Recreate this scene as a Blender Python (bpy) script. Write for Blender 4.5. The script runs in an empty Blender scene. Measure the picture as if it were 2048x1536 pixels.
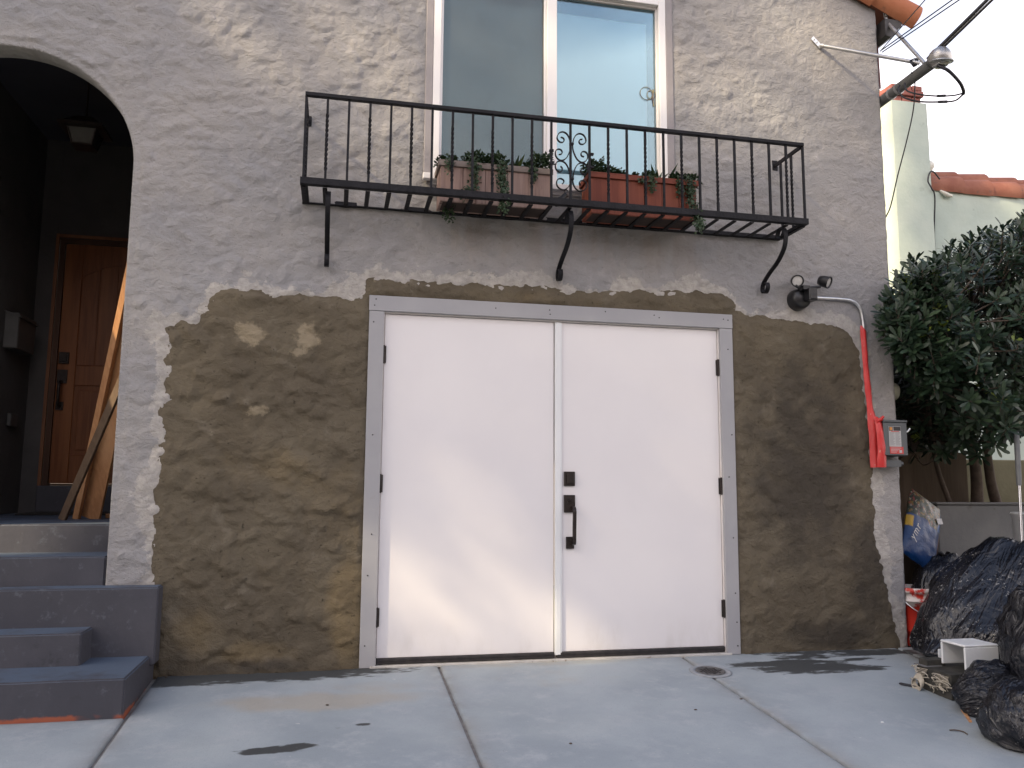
import bpy, bmesh, math, random
import numpy as np
from mathutils import Vector, Matrix, noise as mnoise

S = bpy.context.scene
COL = S.collection
R = math.radians
random.seed(7)
RNG = np.random.default_rng(11)

# ------------------------------------------------------------------ camera
cam_d = bpy.data.cameras.new("camera")
cam = bpy.data.objects.new("camera", cam_d)
COL.objects.link(cam)
CAM = Vector((-0.1724, -4.915, 1.0236))
yaw, pitch, roll = R(12.0803), R(7.1699), R(0.4034)
fw = Vector((math.sin(yaw) * math.cos(pitch), math.cos(yaw) * math.cos(pitch), math.sin(pitch)))
rt = fw.cross(Vector((0, 0, 1))).normalized()
up = rt.cross(fw)
rt2 = rt * math.cos(roll) + up * math.sin(roll)
up2 = up * math.cos(roll) - rt * math.sin(roll)
mw = Matrix((rt2, up2, -fw)).transposed().to_4x4()
mw.translation = CAM
cam.matrix_world = mw
cam_d.sensor_fit = 'HORIZONTAL'
cam_d.sensor_width = 36.0
cam_d.lens = 1644.37 / 2048 * 36.0
cam_d.clip_start = 0.05
cam_d.clip_end = 2000
S.camera = cam

# ------------------------------------------------------------------ light
SUN_AZ = R(65)                       # left of the facade's normal
SUN_EL = math.atan(0.8 * math.sin(SUN_AZ))
SDIR = Vector((-math.sin(SUN_AZ) * math.cos(SUN_EL), -math.cos(SUN_AZ) * math.cos(SUN_EL), math.sin(SUN_EL)))
W = bpy.data.worlds.new("World")
S.world = W
W.use_nodes = True
wn = W.node_tree.nodes
wl = W.node_tree.links
bg = wn["Background"]
sky = wn.new("ShaderNodeTexSky")
sky.sky_type = 'NISHITA'
sky.sun_disc = False
sky.sun_elevation = SUN_EL
sky.sun_rotation = math.atan2(SDIR.x, SDIR.y)
sky.altitude = 50
sky.air_density = 1.0
sky.dust_density = 2.6
sky.ozone_density = 1.2
# thin bright high cloud / haze towards the horizon, bluer overhead
tc = wn.new("ShaderNodeTexCoord")
sxyz = wn.new("ShaderNodeSeparateXYZ"); wl.new(tc.outputs["Generated"], sxyz.inputs[0])
cmap = wn.new("ShaderNodeMapping"); cmap.inputs["Scale"].default_value = (1, 1, 2.2); wl.new(tc.outputs["Generated"], cmap.inputs[0])
cn = wn.new("ShaderNodeTexNoise"); cn.inputs["Scale"].default_value = 2.6; cn.inputs["Detail"].default_value = 6; cn.inputs["Distortion"].default_value = .5
wl.new(cmap.outputs[0], cn.inputs["Vector"])
ca = wn.new("ShaderNodeMath"); ca.operation = 'MULTIPLY_ADD'; wl.new(cn.outputs[0], ca.inputs[0]); ca.inputs[1].default_value = -1.3
wl.new(sxyz.outputs[2], ca.inputs[2])
cr = wn.new("ShaderNodeMapRange"); cr.interpolation_type = 'SMOOTHSTEP'; wl.new(ca.outputs[0], cr.inputs["Value"])
cr.inputs["From Min"].default_value = 0.14; cr.inputs["From Max"].default_value = -0.28
cr.inputs["To Min"].default_value = 0.04; cr.inputs["To Max"].default_value = 0.97
cm = wn.new("ShaderNodeMix"); cm.data_type = 'RGBA'
wl.new(cr.outputs[0], cm.inputs[0]); wl.new(sky.outputs[0], cm.inputs[6]); cm.inputs[7].default_value = (8.75, 7.95, 7.85, 1)
wl.new(cm.outputs[2], bg.inputs[0])
bg.inputs[1].default_value = 0.13
sun_d = bpy.data.lights.new("sun", 'SUN')
sun_d.energy = 4.2
sun_d.angle = R(0.53)
sun_d.color = (1.0, 0.82, 0.54)
sun = bpy.data.objects.new("sun", sun_d)
COL.objects.link(sun)
sun.rotation_euler = SDIR.to_track_quat('Z', 'Y').to_euler()
S.view_settings.view_transform = 'Standard'
S.view_settings.look = 'None'
S.view_settings.gamma = 1.0
S.view_settings.exposure = 1.27
S.view_settings.use_curve_mapping = False
S.cycles.use_denoising = True
S.cycles.max_bounces = 8
S.cycles.transparent_max_bounces = 16
S.cycles.caustics_reflective = False
S.cycles.caustics_refractive = False


# ------------------------------------------------------------------ numpy noise
def _hash(ix, iy, seed):
    h = (ix.astype(np.int64) * 374761393 + iy.astype(np.int64) * 668265263 + seed * 974634777) & 0xFFFFFFFF
    h = ((h ^ (h >> 13)) * 1274126177) & 0xFFFFFFFF
    h = h ^ (h >> 16)
    return h.astype(np.float64) / 0xFFFFFFFF * 2 * math.pi


def gnoise(x, y, seed=0):
    x0 = np.floor(x); y0 = np.floor(y)
    fx = x - x0; fy = y - y0
    u = fx * fx * fx * (fx * (fx * 6 - 15) + 10)
    v = fy * fy * fy * (fy * (fy * 6 - 15) + 10)
    def g(ox, oy):
        a = _hash(x0 + ox, y0 + oy, seed)
        return np.cos(a) * (fx - ox) + np.sin(a) * (fy - oy)
    a = g(0, 0) * (1 - u) + g(1, 0) * u
    b = g(0, 1) * (1 - u) + g(1, 1) * u
    return (a * (1 - v) + b * v) * 1.5


def fbm(x, y, oct=4, seed=0, gain=0.5):
    s = 0; a = 1.0; f = 1.0
    for k in range(oct):
        s = s + a * gnoise(x * f, y * f, seed + k * 17)
        a *= gain; f *= 2.03
    return s


# ------------------------------------------------------------------ object helpers
def tag(o, label=None, cat=None, group=None, kind=None):
    if label: o["label"] = label
    if cat: o["category"] = cat
    if group: o["group"] = group
    if kind: o["kind"] = kind
    return o


def empty(name, loc=(0, 0, 0), rz=0.0):
    o = bpy.data.objects.new(name, None)
    o.empty_display_size = 0.1
    COL.objects.link(o)
    o.location = loc
    o.rotation_euler = (0, 0, rz)
    return o


def thing(name, label, cat, loc=(0, 0, 0), group=None, rz=0.0):
    return tag(empty(name, loc, rz), label, cat, group)


def world(o):
    b = Matrix.LocRotScale(o.location, o.rotation_euler, o.scale)
    return world(o.parent) @ o.matrix_parent_inverse @ b if o.parent else b


def link(name, me, parent=None):
    o = bpy.data.objects.new(name, me)
    COL.objects.link(o)
    if parent is not None:
        o.parent = parent
        # geometry is given in world coordinates: undo the parents' placement
        m = world(parent)
        o.matrix_parent_inverse = m.inverted()
    return o


def dup(o, d, parent=None):
    """copy of a part (shared mesh) shifted by d"""
    c = o.copy()
    COL.objects.link(c)
    if parent is not None:
        c.parent = parent
    c.location = Vector(o.location) + Vector(d)
    return c


class MB:
    def __init__(s):
        s.v = []; s.f = []; s.sm = []

    def add(s, vs, fs, smooth=False):
        b = len(s.v)
        s.v += [tuple(v) for v in vs]
        s.f += [tuple(i + b for i in f) for f in fs]
        s.sm += [smooth] * len(fs)

    def box(s, x0, x1, y0, y1, z0, z1, M=None, taper=None):
        vs = [Vector(p) for p in [(x0, y0, z0), (x1, y0, z0), (x1, y1, z0), (x0, y1, z0), (x0, y0, z1), (x1, y0, z1), (x1, y1, z1), (x0, y1, z1)]]
        if M is not None:
            vs = [M @ v for v in vs]
        s.add(vs, [(0, 3, 2, 1), (4, 5, 6, 7), (0, 1, 5, 4), (1, 2, 6, 5), (2, 3, 7, 6), (3, 0, 4, 7)])
        return s

    def bar(s, a, b, w, h, upv=(0, 0, 1)):
        """rectangular bar from a to b, w across, h along upv"""
        a = Vector(a); b = Vector(b)
        d = (b - a).normalized()
        side = d.cross(Vector(upv)).normalized()
        u = side.cross(d)
        vs = []
        for p in (a, b):
            for i, j in ((-1, -1), (1, -1), (1, 1), (-1, 1)):
                vs.append(p + side * (w / 2 * i) + u * (h / 2 * j))
        s.add(vs, [(0, 3, 2, 1), (4, 5, 6, 7), (0, 1, 5, 4), (1, 2, 6, 5), (2, 3, 7, 6), (3, 0, 4, 7)])
        return s

    def tube(s, pts, r, n=8, cap=True, smooth=True):
        pts = [Vector(p) for p in pts]
        rs = r if isinstance(r, (list, tuple)) else [r] * len(pts)
        vs = []; fs = []
        prev = None
        for i, p in enumerate(pts):
            if i == 0: d = pts[1] - p
            elif i == len(pts) - 1: d = p - pts[-2]
            else: d = (pts[i + 1] - p).normalized() + (p - pts[i - 1]).normalized()
            if d.length < 1e-9: d = Vector((0, 0, 1))
            d.normalize()
            if prev is None:
                a = Vector((0, 0, 1)) if abs(d.z) < 0.9 else Vector((1, 0, 0))
                side = d.cross(a).normalized()
            else:
                side = (prev - d * prev.dot(d))
                side = side.normalized() if side.length > 1e-6 else d.orthogonal().normalized()
            prev = side
            u = d.cross(side)
            for k in range(n):
                t = 2 * math.pi * k / n
                vs.append(p + (side * math.cos(t) + u * math.sin(t)) * rs[i])
        for i in range(len(pts) - 1):
            for k in range(n):
                k2 = (k + 1) % n
                fs.append((i * n + k, i * n + k2, (i + 1) * n + k2, (i + 1) * n + k))
        s.add(vs, fs, smooth)
        if cap:
            s.add(vs[:n], [tuple(range(n - 1, -1, -1))])
            s.add(vs[-n:], [tuple(range(n))])
        return s

    def ribbon(s, pts, wv, w, th, planen):
        """flat bar swept along pts; wv = width direction, thickness lies in the curve's plane"""
        pts = [Vector(p) for p in pts]
        wv = Vector(wv).normalized()
        vs = []; fs = []
        for i, p in enumerate(pts):
            if i == 0: d = pts[1] - p
            elif i == len(pts) - 1: d = p - pts[-2]
            else: d = pts[i + 1] - pts[i - 1]
            nrm = d.cross(wv).normalized()
            for a, b in ((-1, -1), (1, -1), (1, 1), (-1, 1)):
                vs.append(p + wv * (a * w / 2) + nrm * (b * th / 2))
        n = len(pts)
        for i in range(n - 1):
            for k in range(4):
                k2 = (k + 1) % 4
                fs.append((i * 4 + k, i * 4 + k2, (i + 1) * 4 + k2, (i + 1) * 4 + k))
        fs.append((3, 2, 1, 0)); fs.append(tuple((n - 1) * 4 + k for k in range(4)))
        s.add(vs, fs)
        return s

    def lathe(s, prof, c=(0, 0, 0), n=24, M=None, smooth=True):
        """prof: (r, z) list; axis z at c, optionally transformed by M (applied before c)"""
        c = Vector(c)
        vs = []; fs = []
        for r, z in prof:
            for k in range(n):
                t = 2 * math.pi * k / n
                v = Vector((r * math.cos(t), r * math.sin(t), z))
                if M is not None: v = M @ v
                vs.append(v + c)
        for i in range(len(prof) - 1):
            for k in range(n):
                k2 = (k + 1) % n
                fs.append((i * n + k, i * n + k2, (i + 1) * n + k2, (i + 1) * n + k))
        s.add(vs, fs, smooth)
        if prof[0][0] > 1e-5: s.add(vs[:n], [tuple(range(n - 1, -1, -1))])
        if prof[-1][0] > 1e-5: s.add(vs[-n:], [tuple(range(n))])
        return s

    def build(s, name, mat, parent=None, bevel=0.0, label=None, kind=None, weld=False):
        me = bpy.data.meshes.new(name)
        me.from_pydata(s.v, [], s.f)
        me.polygons.foreach_set("use_smooth", s.sm)
        if mat is not None: me.materials.append(mat)
        if weld or bevel:
            bm = bmesh.new(); bm.from_mesh(me)
            bmesh.ops.remove_doubles(bm, verts=bm.verts, dist=1e-5)
            if bevel:
                es = [e for e in bm.edges if len(e.link_faces) == 2 and e.calc_face_angle(0) > 0.6]
                bmesh.ops.bevel(bm, geom=es, offset=bevel, segments=1, affect='EDGES', clamp_overlap=True)
            bm.to_mesh(me); bm.free()
        me.update()
        o = link(name, me, parent)
        if label: o["label"] = label
        if kind: o["kind"] = kind
        return o


def spline(pts, n=6):
    """Catmull-Rom through pts"""
    P = [Vector(p) for p in pts]
    P = [P[0] * 2 - P[1]] + P + [P[-1] * 2 - P[-2]]
    out = []
    for i in range(1, len(P) - 2):
        for k in range(n):
            t = k / n
            a, b, c, d = P[i - 1:i + 3]
            out.append(0.5 * ((2 * b) + (c - a) * t + (2 * a - 5 * b + 4 * c - d) * t * t + (3 * b - a - 3 * c + d) * t ** 3))
    out.append(P[-2])
    return out


# ------------------------------------------------------------------ materials
class NT:
    def __init__(s, name):
        s.m = bpy.data.materials.new(name)
        s.m.use_nodes = True
        s.t = s.m.node_tree
        s.n = s.t.nodes
        s.b = s.n["Principled BSDF"]
        g = s.n.new("ShaderNodeNewGeometry")
        s.P = g.outputs["Position"]

    def L(s, a, b): s.t.links.new(a, b)

    def val(s, sock, v):
        if hasattr(v, "is_output") or isinstance(v, bpy.types.NodeSocket): s.L(v, sock)
        else: sock.default_value = v

    def math(s, op, a, b=0.0, c=None, clamp=False):
        n = s.n.new("ShaderNodeMath"); n.operation = op; n.use_clamp = clamp
        s.val(n.inputs[0], a); s.val(n.inputs[1], b)
        if c is not None: s.val(n.inputs[2], c)
        return n.outputs[0]

    def noise(s, scale, detail=4, rough=0.55, dist=0.0, vec=None, stretch=None):
        v = vec or s.P
        if stretch:
            mp = s.n.new("ShaderNodeMapping"); mp.inputs["Scale"].default_value = stretch
            s.L(v, mp.inputs["Vector"]); v = mp.outputs[0]
        n = s.n.new("ShaderNodeTexNoise")
        n.inputs["Scale"].default_value = scale
        n.inputs["Detail"].default_value = detail
        n.inputs["Roughness"].default_value = rough
        n.inputs["Distortion"].default_value = dist
        s.L(v, n.inputs["Vector"])
        return n.outputs[0]

    def vor(s, scale, feature='F1', vec=None, stretch=None):
        v = vec or s.P
        if stretch:
            mp = s.n.new("ShaderNodeMapping"); mp.inputs["Scale"].default_value = stretch
            s.L(v, mp.inputs["Vector"]); v = mp.outputs[0]
        n = s.n.new("ShaderNodeTexVoronoi"); n.feature = feature
        n.inputs["Scale"].default_value = scale
        s.L(v, n.inputs["Vector"])
        return n.outputs["Distance"]

    def ramp(s, f, a, b):
        """0 below a, 1 above b"""
        n = s.n.new("ShaderNodeMapRange"); n.interpolation_type = 'SMOOTHSTEP'
        s.val(n.inputs["Value"], f)
        lo, hi = (a, b)
        n.inputs["From Min"].default_value = lo; n.inputs["From Max"].default_value = hi
        return n.outputs[0]

    def mix(s, f, a, b):
        n = s.n.new("ShaderNodeMix"); n.data_type = 'RGBA'
        s.val(n.inputs[0], f)
        for sock, v in ((n.inputs[6], a), (n.inputs[7], b)):
            if isinstance(v, tuple): sock.default_value = (*v[:3], 1)
            else: s.L(v, sock)
        return n.outputs[2]

    def attr(s, name):
        n = s.n.new("ShaderNodeAttribute"); n.attribute_name = name
        return n.outputs["Fac"]

    def obj(s):
        n = s.n.new("ShaderNodeTexCoord"); return n.outputs["Object"]

    def xyz(s, v=None):
        n = s.n.new("ShaderNodeSeparateXYZ"); s.L(v or s.P, n.inputs[0]); return n.outputs

    def rand(s):
        n = s.n.new("ShaderNodeObjectInfo"); return n.outputs["Random"]

    def bump(s, h, strength=0.3, dist=0.01, normal=None):
        n = s.n.new("ShaderNodeBump")
        n.inputs["Strength"].default_value = strength
        n.inputs["Distance"].default_value = dist
        s.val(n.inputs["Height"], h)
        if normal is not None: s.L(normal, n.inputs["Normal"])
        return n.outputs[0]

    def done(s, col=None, rough=0.6, metal=0.0, normal=None, spec=None):
        if col is not None:
            if isinstance(col, tuple): s.b.inputs["Base Color"].default_value = (*col[:3], 1)
            else: s.L(col, s.b.inputs["Base Color"])
        s.val(s.b.inputs["Roughness"], rough)
        s.b.inputs["Metallic"].default_value = metal
        if spec is not None: s.b.inputs["Specular IOR Level"].default_value = spec
        if normal is not None: s.L(normal, s.b.inputs["Normal"])
        return s.m


def simple(name, a, b=None, scale=8, rough=0.6, metal=0.0, bump=0.0, bscale=60, lo=0.35, hi=0.65, spec=None, stretch=None, dirt=None):
    t = NT(name)
    col = a
    if b is not None:
        col = t.mix(t.ramp(t.noise(scale, 5, stretch=stretch), lo, hi), a, b)
    if dirt:
        col = t.mix(t.ramp(t.noise(dirt[1], 6, 0.65), dirt[2], dirt[2] + 0.12), col, dirt[0])
    nm = t.bump(t.noise(bscale, 4, stretch=stretch), bump, 0.01) if bump else None
    return t.done(col, rough, metal, nm, spec)


# stucco of the house: mauve grey paint, cream primer fringe along the patch
def stucco():
    t = NT("house_stucco")
    n1 = t.noise(1.3, 5, 0.6)
    base = t.mix(t.ramp(n1, 0.35, 0.68), (0.272, 0.267, 0.270), (0.326, 0.308, 0.293))
    n2 = t.noise(9, 6, 0.65)
    base = t.mix(t.ramp(n2, 0.52, 0.75), base, (0.34, 0.325, 0.325))
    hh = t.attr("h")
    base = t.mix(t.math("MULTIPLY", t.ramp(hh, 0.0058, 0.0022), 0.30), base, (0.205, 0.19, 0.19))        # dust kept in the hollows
    speck = t.ramp(t.noise(55, 3, 0.6), 0.69, 0.74)
    base = t.mix(t.math('MULTIPLY', speck, 0.55), base, (0.10, 0.09, 0.09))
    # rust and water streaks under the balcony irons
    stx = t.noise(7, 4, 0.6, stretch=(1, 1, 0.12))
    zz = t.xyz()[2]; xx = t.xyz()[0]
    band = t.math('MULTIPLY', t.ramp(zz, 2.25, 2.62), t.ramp(zz, 2.72, 2.66))
    band = t.math('MULTIPLY', band, t.math('MULTIPLY', t.ramp(xx, 0.2, 0.6), t.ramp(xx, 2.5, 1.9)))
    band = t.math('MULTIPLY', band, t.ramp(stx, 0.40, 0.62))
    base = t.mix(t.math('MULTIPLY', band, 0.32), base, (0.24, 0.185, 0.14))
    sd = t.attr("sd")
    big = t.noise(2.6, 3, 0.5)
    w = t.math('MULTIPLY', t.ramp(big, 0.34, 0.66), 0.105)
    fine = t.math('SUBTRACT', t.noise(11, 6, 0.68, dist=0.6), 0.5)
    e = t.math('SUBTRACT', t.math('ADD', sd, t.math('MULTIPLY', fine, 0.24)), t.math('ADD', w, 0.004))
    m = t.ramp(e, 0.008, -0.006)
    far = t.ramp(sd, 0.23, 0.13)
    m = t.math('MULTIPLY', t.math('MULTIPLY', m, far), t.math('ADD', .78, t.math('MULTIPLY', t.ramp(t.noise(7, 5, .65), .40, .60), .22)))
    cream = t.mix(t.ramp(t.noise(26, 5, 0.6), 0.35, 0.65), (0.44, 0.412, 0.375), (0.35, 0.328, 0.305))
    col = t.mix(m, base, cream)
    cre = t.math('MINIMUM', t.math('MULTIPLY', t.math('ABSOLUTE', t.math('SUBTRACT', t.noise(10, 5, 0.6, dist=0.4, stretch=(1, 1, 1.5)), 0.5)), 5.0), 1.0)
    bn = t.math('ADD', t.noise(38, 6, 0.66), t.math('MULTIPLY', t.noise(150, 3, 0.6), 0.4))
    nb_ = t.bump(cre, 0.42, 0.013)
    return t.done(col, 0.88, 0, t.bump(bn, 0.75, 0.009, nb_), 0.3)


def mortar():
    t = NT("fresh_mortar")
    n1 = t.noise(1.7, 5, 0.6)
    base = t.mix(t.ramp(n1, 0.34, 0.66), (0.098, 0.080, 0.056), (0.135, 0.112, 0.078))
    n2 = t.noise(5.5, 6, 0.62, dist=0.4)
    base = t.mix(t.ramp(n2, 0.56, 0.74), base, (0.165, 0.140, 0.105))
    och = t.math('ADD', t.attr("och"), t.math('MULTIPLY', t.math('SUBTRACT', t.noise(4.2, 5, 0.6), 0.5), 0.9))
    base = t.mix(t.math('MULTIPLY', t.ramp(och, 0.35, 0.8), 0.60), base, (0.175, 0.130, 0.070))
    dry = t.math('ADD', t.attr("dry"), t.math('MULTIPLY', t.math('SUBTRACT', t.noise(13, 5, 0.65), 0.5), 1.3))
    base = t.mix(t.math('MULTIPLY', t.ramp(dry, 0.5, 0.75), 0.8), base, (0.29, 0.24, 0.165))
    damp_shade = t.math('ADD', t.attr("damp"), t.math('MULTIPLY', t.math('SUBTRACT', t.noise(6, 5, 0.6), 0.5), 0.8))  # wet foot of the wall, plus shade painted in on the right side
    base = t.mix(t.ramp(damp_shade, 0.4, 0.8), base, (0.062, 0.052, 0.040))
    pit = t.ramp(t.noise(40, 5, 0.7), 0.635, 0.70)
    base = t.mix(t.math('MULTIPLY', pit, 0.7), base, (0.030, 0.025, 0.019))
    hh = t.attr("h")
    base = t.mix(t.math('MULTIPLY', t.ramp(hh, 0.011, 0.005), .6), base, (0.070, 0.058, 0.043))
    bn = t.math('ADD', t.noise(26, 7, 0.66), t.math('MULTIPLY', t.noise(120, 4, 0.65), 0.4))
    bn = t.math('SUBTRACT', bn, t.math('MULTIPLY', pit, 0.9))
    cre = t.math('MINIMUM', t.math('MULTIPLY', t.math('ABSOLUTE', t.math('SUBTRACT', t.noise(7, 5, 0.6, dist=0.35, stretch=(1, 1, 1.3)), 0.5)), 4.5), 1.0)
    nb_ = t.bump(cre, 0.45, 0.016)
    return t.done(base, 0.92, 0, t.bump(bn, 0.8, 0.011, nb_), 0.25)


def concrete():
    t = NT("driveway_concrete")
    n1 = t.noise(1.1, 6, 0.6)
    base = t.mix(t.ramp(n1, 0.32, 0.68), (0.252, 0.286, 0.308), (0.335, 0.370, 0.388))
    n2 = t.noise(6, 7, 0.7)
    base = t.mix(t.ramp(n2, 0.48, 0.78), base, (0.360, 0.380, 0.400))
    tan = t.math('ADD', t.attr("tan"), t.math('MULTIPLY', t.math('SUBTRACT', t.noise(5, 5, 0.6), 0.5), 1.0))
    base = t.mix(t.math('MULTIPLY', t.ramp(tan, 0.3, 0.9), 0.5), base, (0.36, 0.30, 0.215))
    ed = t.math('MULTIPLY', t.attr("edge"), t.ramp(t.noise(7, 5, .65), .30, .62))
    base = t.mix(t.math('MULTIPLY', ed, .55), base, (0.20, 0.185, 0.165))
    gr = t.ramp(t.noise(170, 2, .6), .56, .70)
    base = t.mix(t.math('MULTIPLY', gr, .32), base, (0.20, 0.205, 0.21))
    wet = t.math('ADD', t.attr("wet"), t.math('MULTIPLY', t.math('SUBTRACT', t.noise(14, 5, 0.6, stretch=(0.6, 1.6, 1)), 0.5), 1.7))
    wm = t.ramp(wet, 0.42, 0.72)
    base = t.mix(wm, base, (0.052, 0.055, 0.056))
    spk = t.ramp(t.noise(60, 3, 0.6), 0.70, 0.74)
    base = t.mix(t.math('MULTIPLY', spk, 0.5), base, (0.17, 0.165, 0.155))
    wsp = t.ramp(t.noise(23, 3, 0.55, stretch=(1, 1.5, 1)), 0.735, 0.76)
    base = t.mix(t.math('MULTIPLY', wsp, 0.5), base, (0.55, 0.55, 0.53))
    rough = t.math('SUBTRACT', 0.82, t.math('MULTIPLY', wm, 0.15))
    bn = t.math('ADD', t.noise(45, 6, 0.6), t.math('MULTIPLY', t.noise(9, 4, 0.5), 0.6))
    return t.done(base, rough, 0, t.bump(bn, 0.22, 0.006), 0.35)


def steps_paint():
    t = NT("step_paint")
    zz = t.xyz()[2]
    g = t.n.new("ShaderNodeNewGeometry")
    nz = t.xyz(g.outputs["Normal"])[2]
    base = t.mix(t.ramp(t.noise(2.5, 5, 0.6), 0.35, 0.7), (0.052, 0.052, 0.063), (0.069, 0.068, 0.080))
    base = t.mix(t.ramp(t.noise(17, 6, 0.68), 0.56, 0.74), base, (0.095, 0.103, 0.120))
    base = t.mix(t.ramp(t.noise(8, 5, 0.66), 0.60, 0.7), base, (0.046, 0.046, 0.054))
    base = t.mix(t.math('MULTIPLY', t.ramp(nz, .6, .95), t.ramp(t.noise(4, 5, .65), .30, .55)), base, (0.082, 0.108, 0.150))   # treads painted lighter and bluer, sky light put into the colour
    # paint worn off along the foot of the lowest riser
    e = t.math('ADD', zz, t.math('MULTIPLY', t.math('SUBTRACT', t.noise(14, 4, 0.6), 0.5), 0.05))
    rim = t.math('MULTIPLY', t.ramp(e, -0.022, -0.036), t.ramp(t.noise(5, 3), 0.38, 0.5))
    base = t.mix(rim, base, (0.30, 0.085, 0.045))
    drop = t.ramp(t.noise(16, 2, 0.5, stretch=(1, 1, 0.45)), 0.80, 0.815)
    base = t.mix(drop, base, (0.72, 0.72, 0.70))
    return t.done(base, 0.66, 0, t.bump(t.noise(40, 5, 0.6), 0.25, 0.006), 0.35)


def wood(name, a, b, c, rough=0.55, axis='z', scale=1.0, stain=None, bump=0.15):
    t = NT(name)
    st = {'z': (14, 14, 0.9), 'x': (0.9, 14, 14), 'y': (14, 0.9, 14)}[axis]
    v = t.P
    add = t.n.new("ShaderNodeVectorMath"); add.operation = 'ADD'
    t.L(v, add.inputs[0])
    cmb = t.n.new("ShaderNodeCombineXYZ")
    r = t.math('MULTIPLY', t.rand(), 9.0)
    t.L(r, cmb.inputs[0]); t.L(r, cmb.inputs[1]); t.L(r, cmb.inputs[2])
    t.L(cmb.outputs[0], add.inputs[1])
    n1 = t.noise(3.0 * scale, 6, 0.6, dist=0.8, vec=add.outputs[0], stretch=st)
    col = t.mix(t.ramp(n1, 0.3, 0.7), a, b)
    n2 = t.noise(1.2 * scale, 3, 0.5, vec=add.outputs[0], stretch=(st[0] * 0.3, st[1] * 0.3, st[2] * 0.6))
    col = t.mix(t.ramp(n2, 0.45, 0.75), col, c)
    if stain:
        col = t.mix(t.math('MULTIPLY', t.ramp(t.noise(5, 4, 0.6, vec=add.outputs[0], stretch=(4, 4, 0.6)), stain[1], stain[1] + 0.15), stain[2]), col, stain[0])
    return t.done(col, rough, 0, t.bump(n1, bump, 0.006), 0.35)


M = {}
M['stucco'] = stucco()
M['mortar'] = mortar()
M['concrete'] = concrete()
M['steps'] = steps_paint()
M['trim'] = simple("trim_paint", (0.315, 0.312, 0.325), (0.345, 0.340, 0.350), 3, 0.6, bump=0.06, bscale=30, dirt=((0.30, 0.29, 0.28), 9, 0.64))
M['smooth_stucco'] = simple("smooth_stucco", (0.275, 0.252, 0.258), (0.31, 0.285, 0.285), 5, 0.85, bump=0.3, bscale=50)
def door_paint():
    t = NT("door_white")
    z = t.xyz()[2]
    col = t.mix(t.ramp(t.noise(1.3, 4), .35, .65), (0.735, 0.705, 0.705), (0.765, 0.735, 0.732))
    g_ = t.math('MULTIPLY', t.ramp(z, .30, .05), t.ramp(t.noise(6, 6, .68, stretch=(1, 1, .35)), .45, .72))
    col = t.mix(t.math('MULTIPLY', g_, .30), col, (0.50, 0.46, 0.42))
    sc = t.ramp(t.noise(15, 3, .55, stretch=(1, 1, .4)), .765, .785)
    col = t.mix(t.math('MULTIPLY', sc, .45), col, (0.42, 0.39, 0.37))
    ro = t.math('ADD', .36, t.math('MULTIPLY', t.noise(4, 5, .6), .16))
    bn = t.math('ADD', t.noise(1.1, 2, .5), t.math('MULTIPLY', t.noise(90, 3, .6, stretch=(1, 1, .25)), .03))
    return t.done(col, ro, 0, t.bump(bn, .25, .02), .4)


M['door_white'] = door_paint()
M['jamb_white'] = simple("jamb_white", (0.72, 0.69, 0.67), (0.66, 0.62, 0.60), 6, 0.5)
M['bronze'] = simple("dark_bronze", (0.020, 0.015, 0.014), (0.032, 0.024, 0.021), 40, 0.38, metal=0.4, bump=0.1, bscale=200)
M['bolt'] = simple("screw_steel", (0.05, 0.045, 0.045), None, rough=0.5, metal=0.5)
M['sweep'] = simple("door_sweep", (0.014, 0.012, 0.013), (0.028, 0.024, 0.024), 30, 0.6, dirt=((0.16, 0.14, 0.12), 30, 0.66))
M['vinyl'] = simple("window_vinyl", (0.76, 0.73, 0.715), (0.80, 0.77, 0.755), 3, 0.4, dirt=((0.55, 0.50, 0.46), 14, 0.70))
M['shade'] = simple("roller_shade", (0.76, 0.81, 0.83), (0.72, 0.78, 0.81), 3, 0.85, bump=0.05, bscale=300)
M['iron'] = simple("painted_iron", (0.0055, 0.0055, 0.0075), (0.011, 0.0105, 0.0135), 16, 0.55, bump=0.35, bscale=70, spec=.22, dirt=((0.05, 0.046, 0.047), 38, 0.69))
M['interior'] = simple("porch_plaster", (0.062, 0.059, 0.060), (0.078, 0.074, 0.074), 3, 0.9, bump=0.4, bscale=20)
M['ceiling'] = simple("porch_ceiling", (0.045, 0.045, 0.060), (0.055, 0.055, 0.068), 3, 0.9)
M['entry_wood'] = wood("entry_door_wood", (0.21, 0.074, 0.026), (0.145, 0.047, 0.016), (0.27, 0.105, 0.038), 0.4)
M['entry_dark'] = wood("entry_frame_wood", (0.060, 0.026, 0.014), (0.038, 0.017, 0.010), (0.08, 0.035, 0.018), 0.5)
M['entry_casing'] = wood("entry_casing_wood", (0.19, 0.08, 0.036), (0.14, 0.055, 0.026), (0.22, 0.10, 0.05), 0.5)
M['plank'] = wood("plank_wood", (0.52, 0.27, 0.125), (0.40, 0.19, 0.085), (0.58, 0.33, 0.17), 0.6, stain=((0.72, 0.62, 0.33), 0.66, 0.85))
M['plank_dark'] = wood("old_plank_wood", (0.16, 0.105, 0.065), (0.11, 0.072, 0.046), (0.21, 0.145, 0.095), 0.75)
M['planter_grey'] = wood("weathered_planter_wood", (0.30, 0.205, 0.175), (0.22, 0.145, 0.12), (0.36, 0.265, 0.235), 0.75, stain=((0.085, 0.04, 0.03), 0.56, 0.8))
M['planter_rim'] = wood("weathered_rim_wood", (0.21, 0.175, 0.155), (0.165, 0.13, 0.115), (0.25, 0.21, 0.19), 0.8, axis='x')
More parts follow.
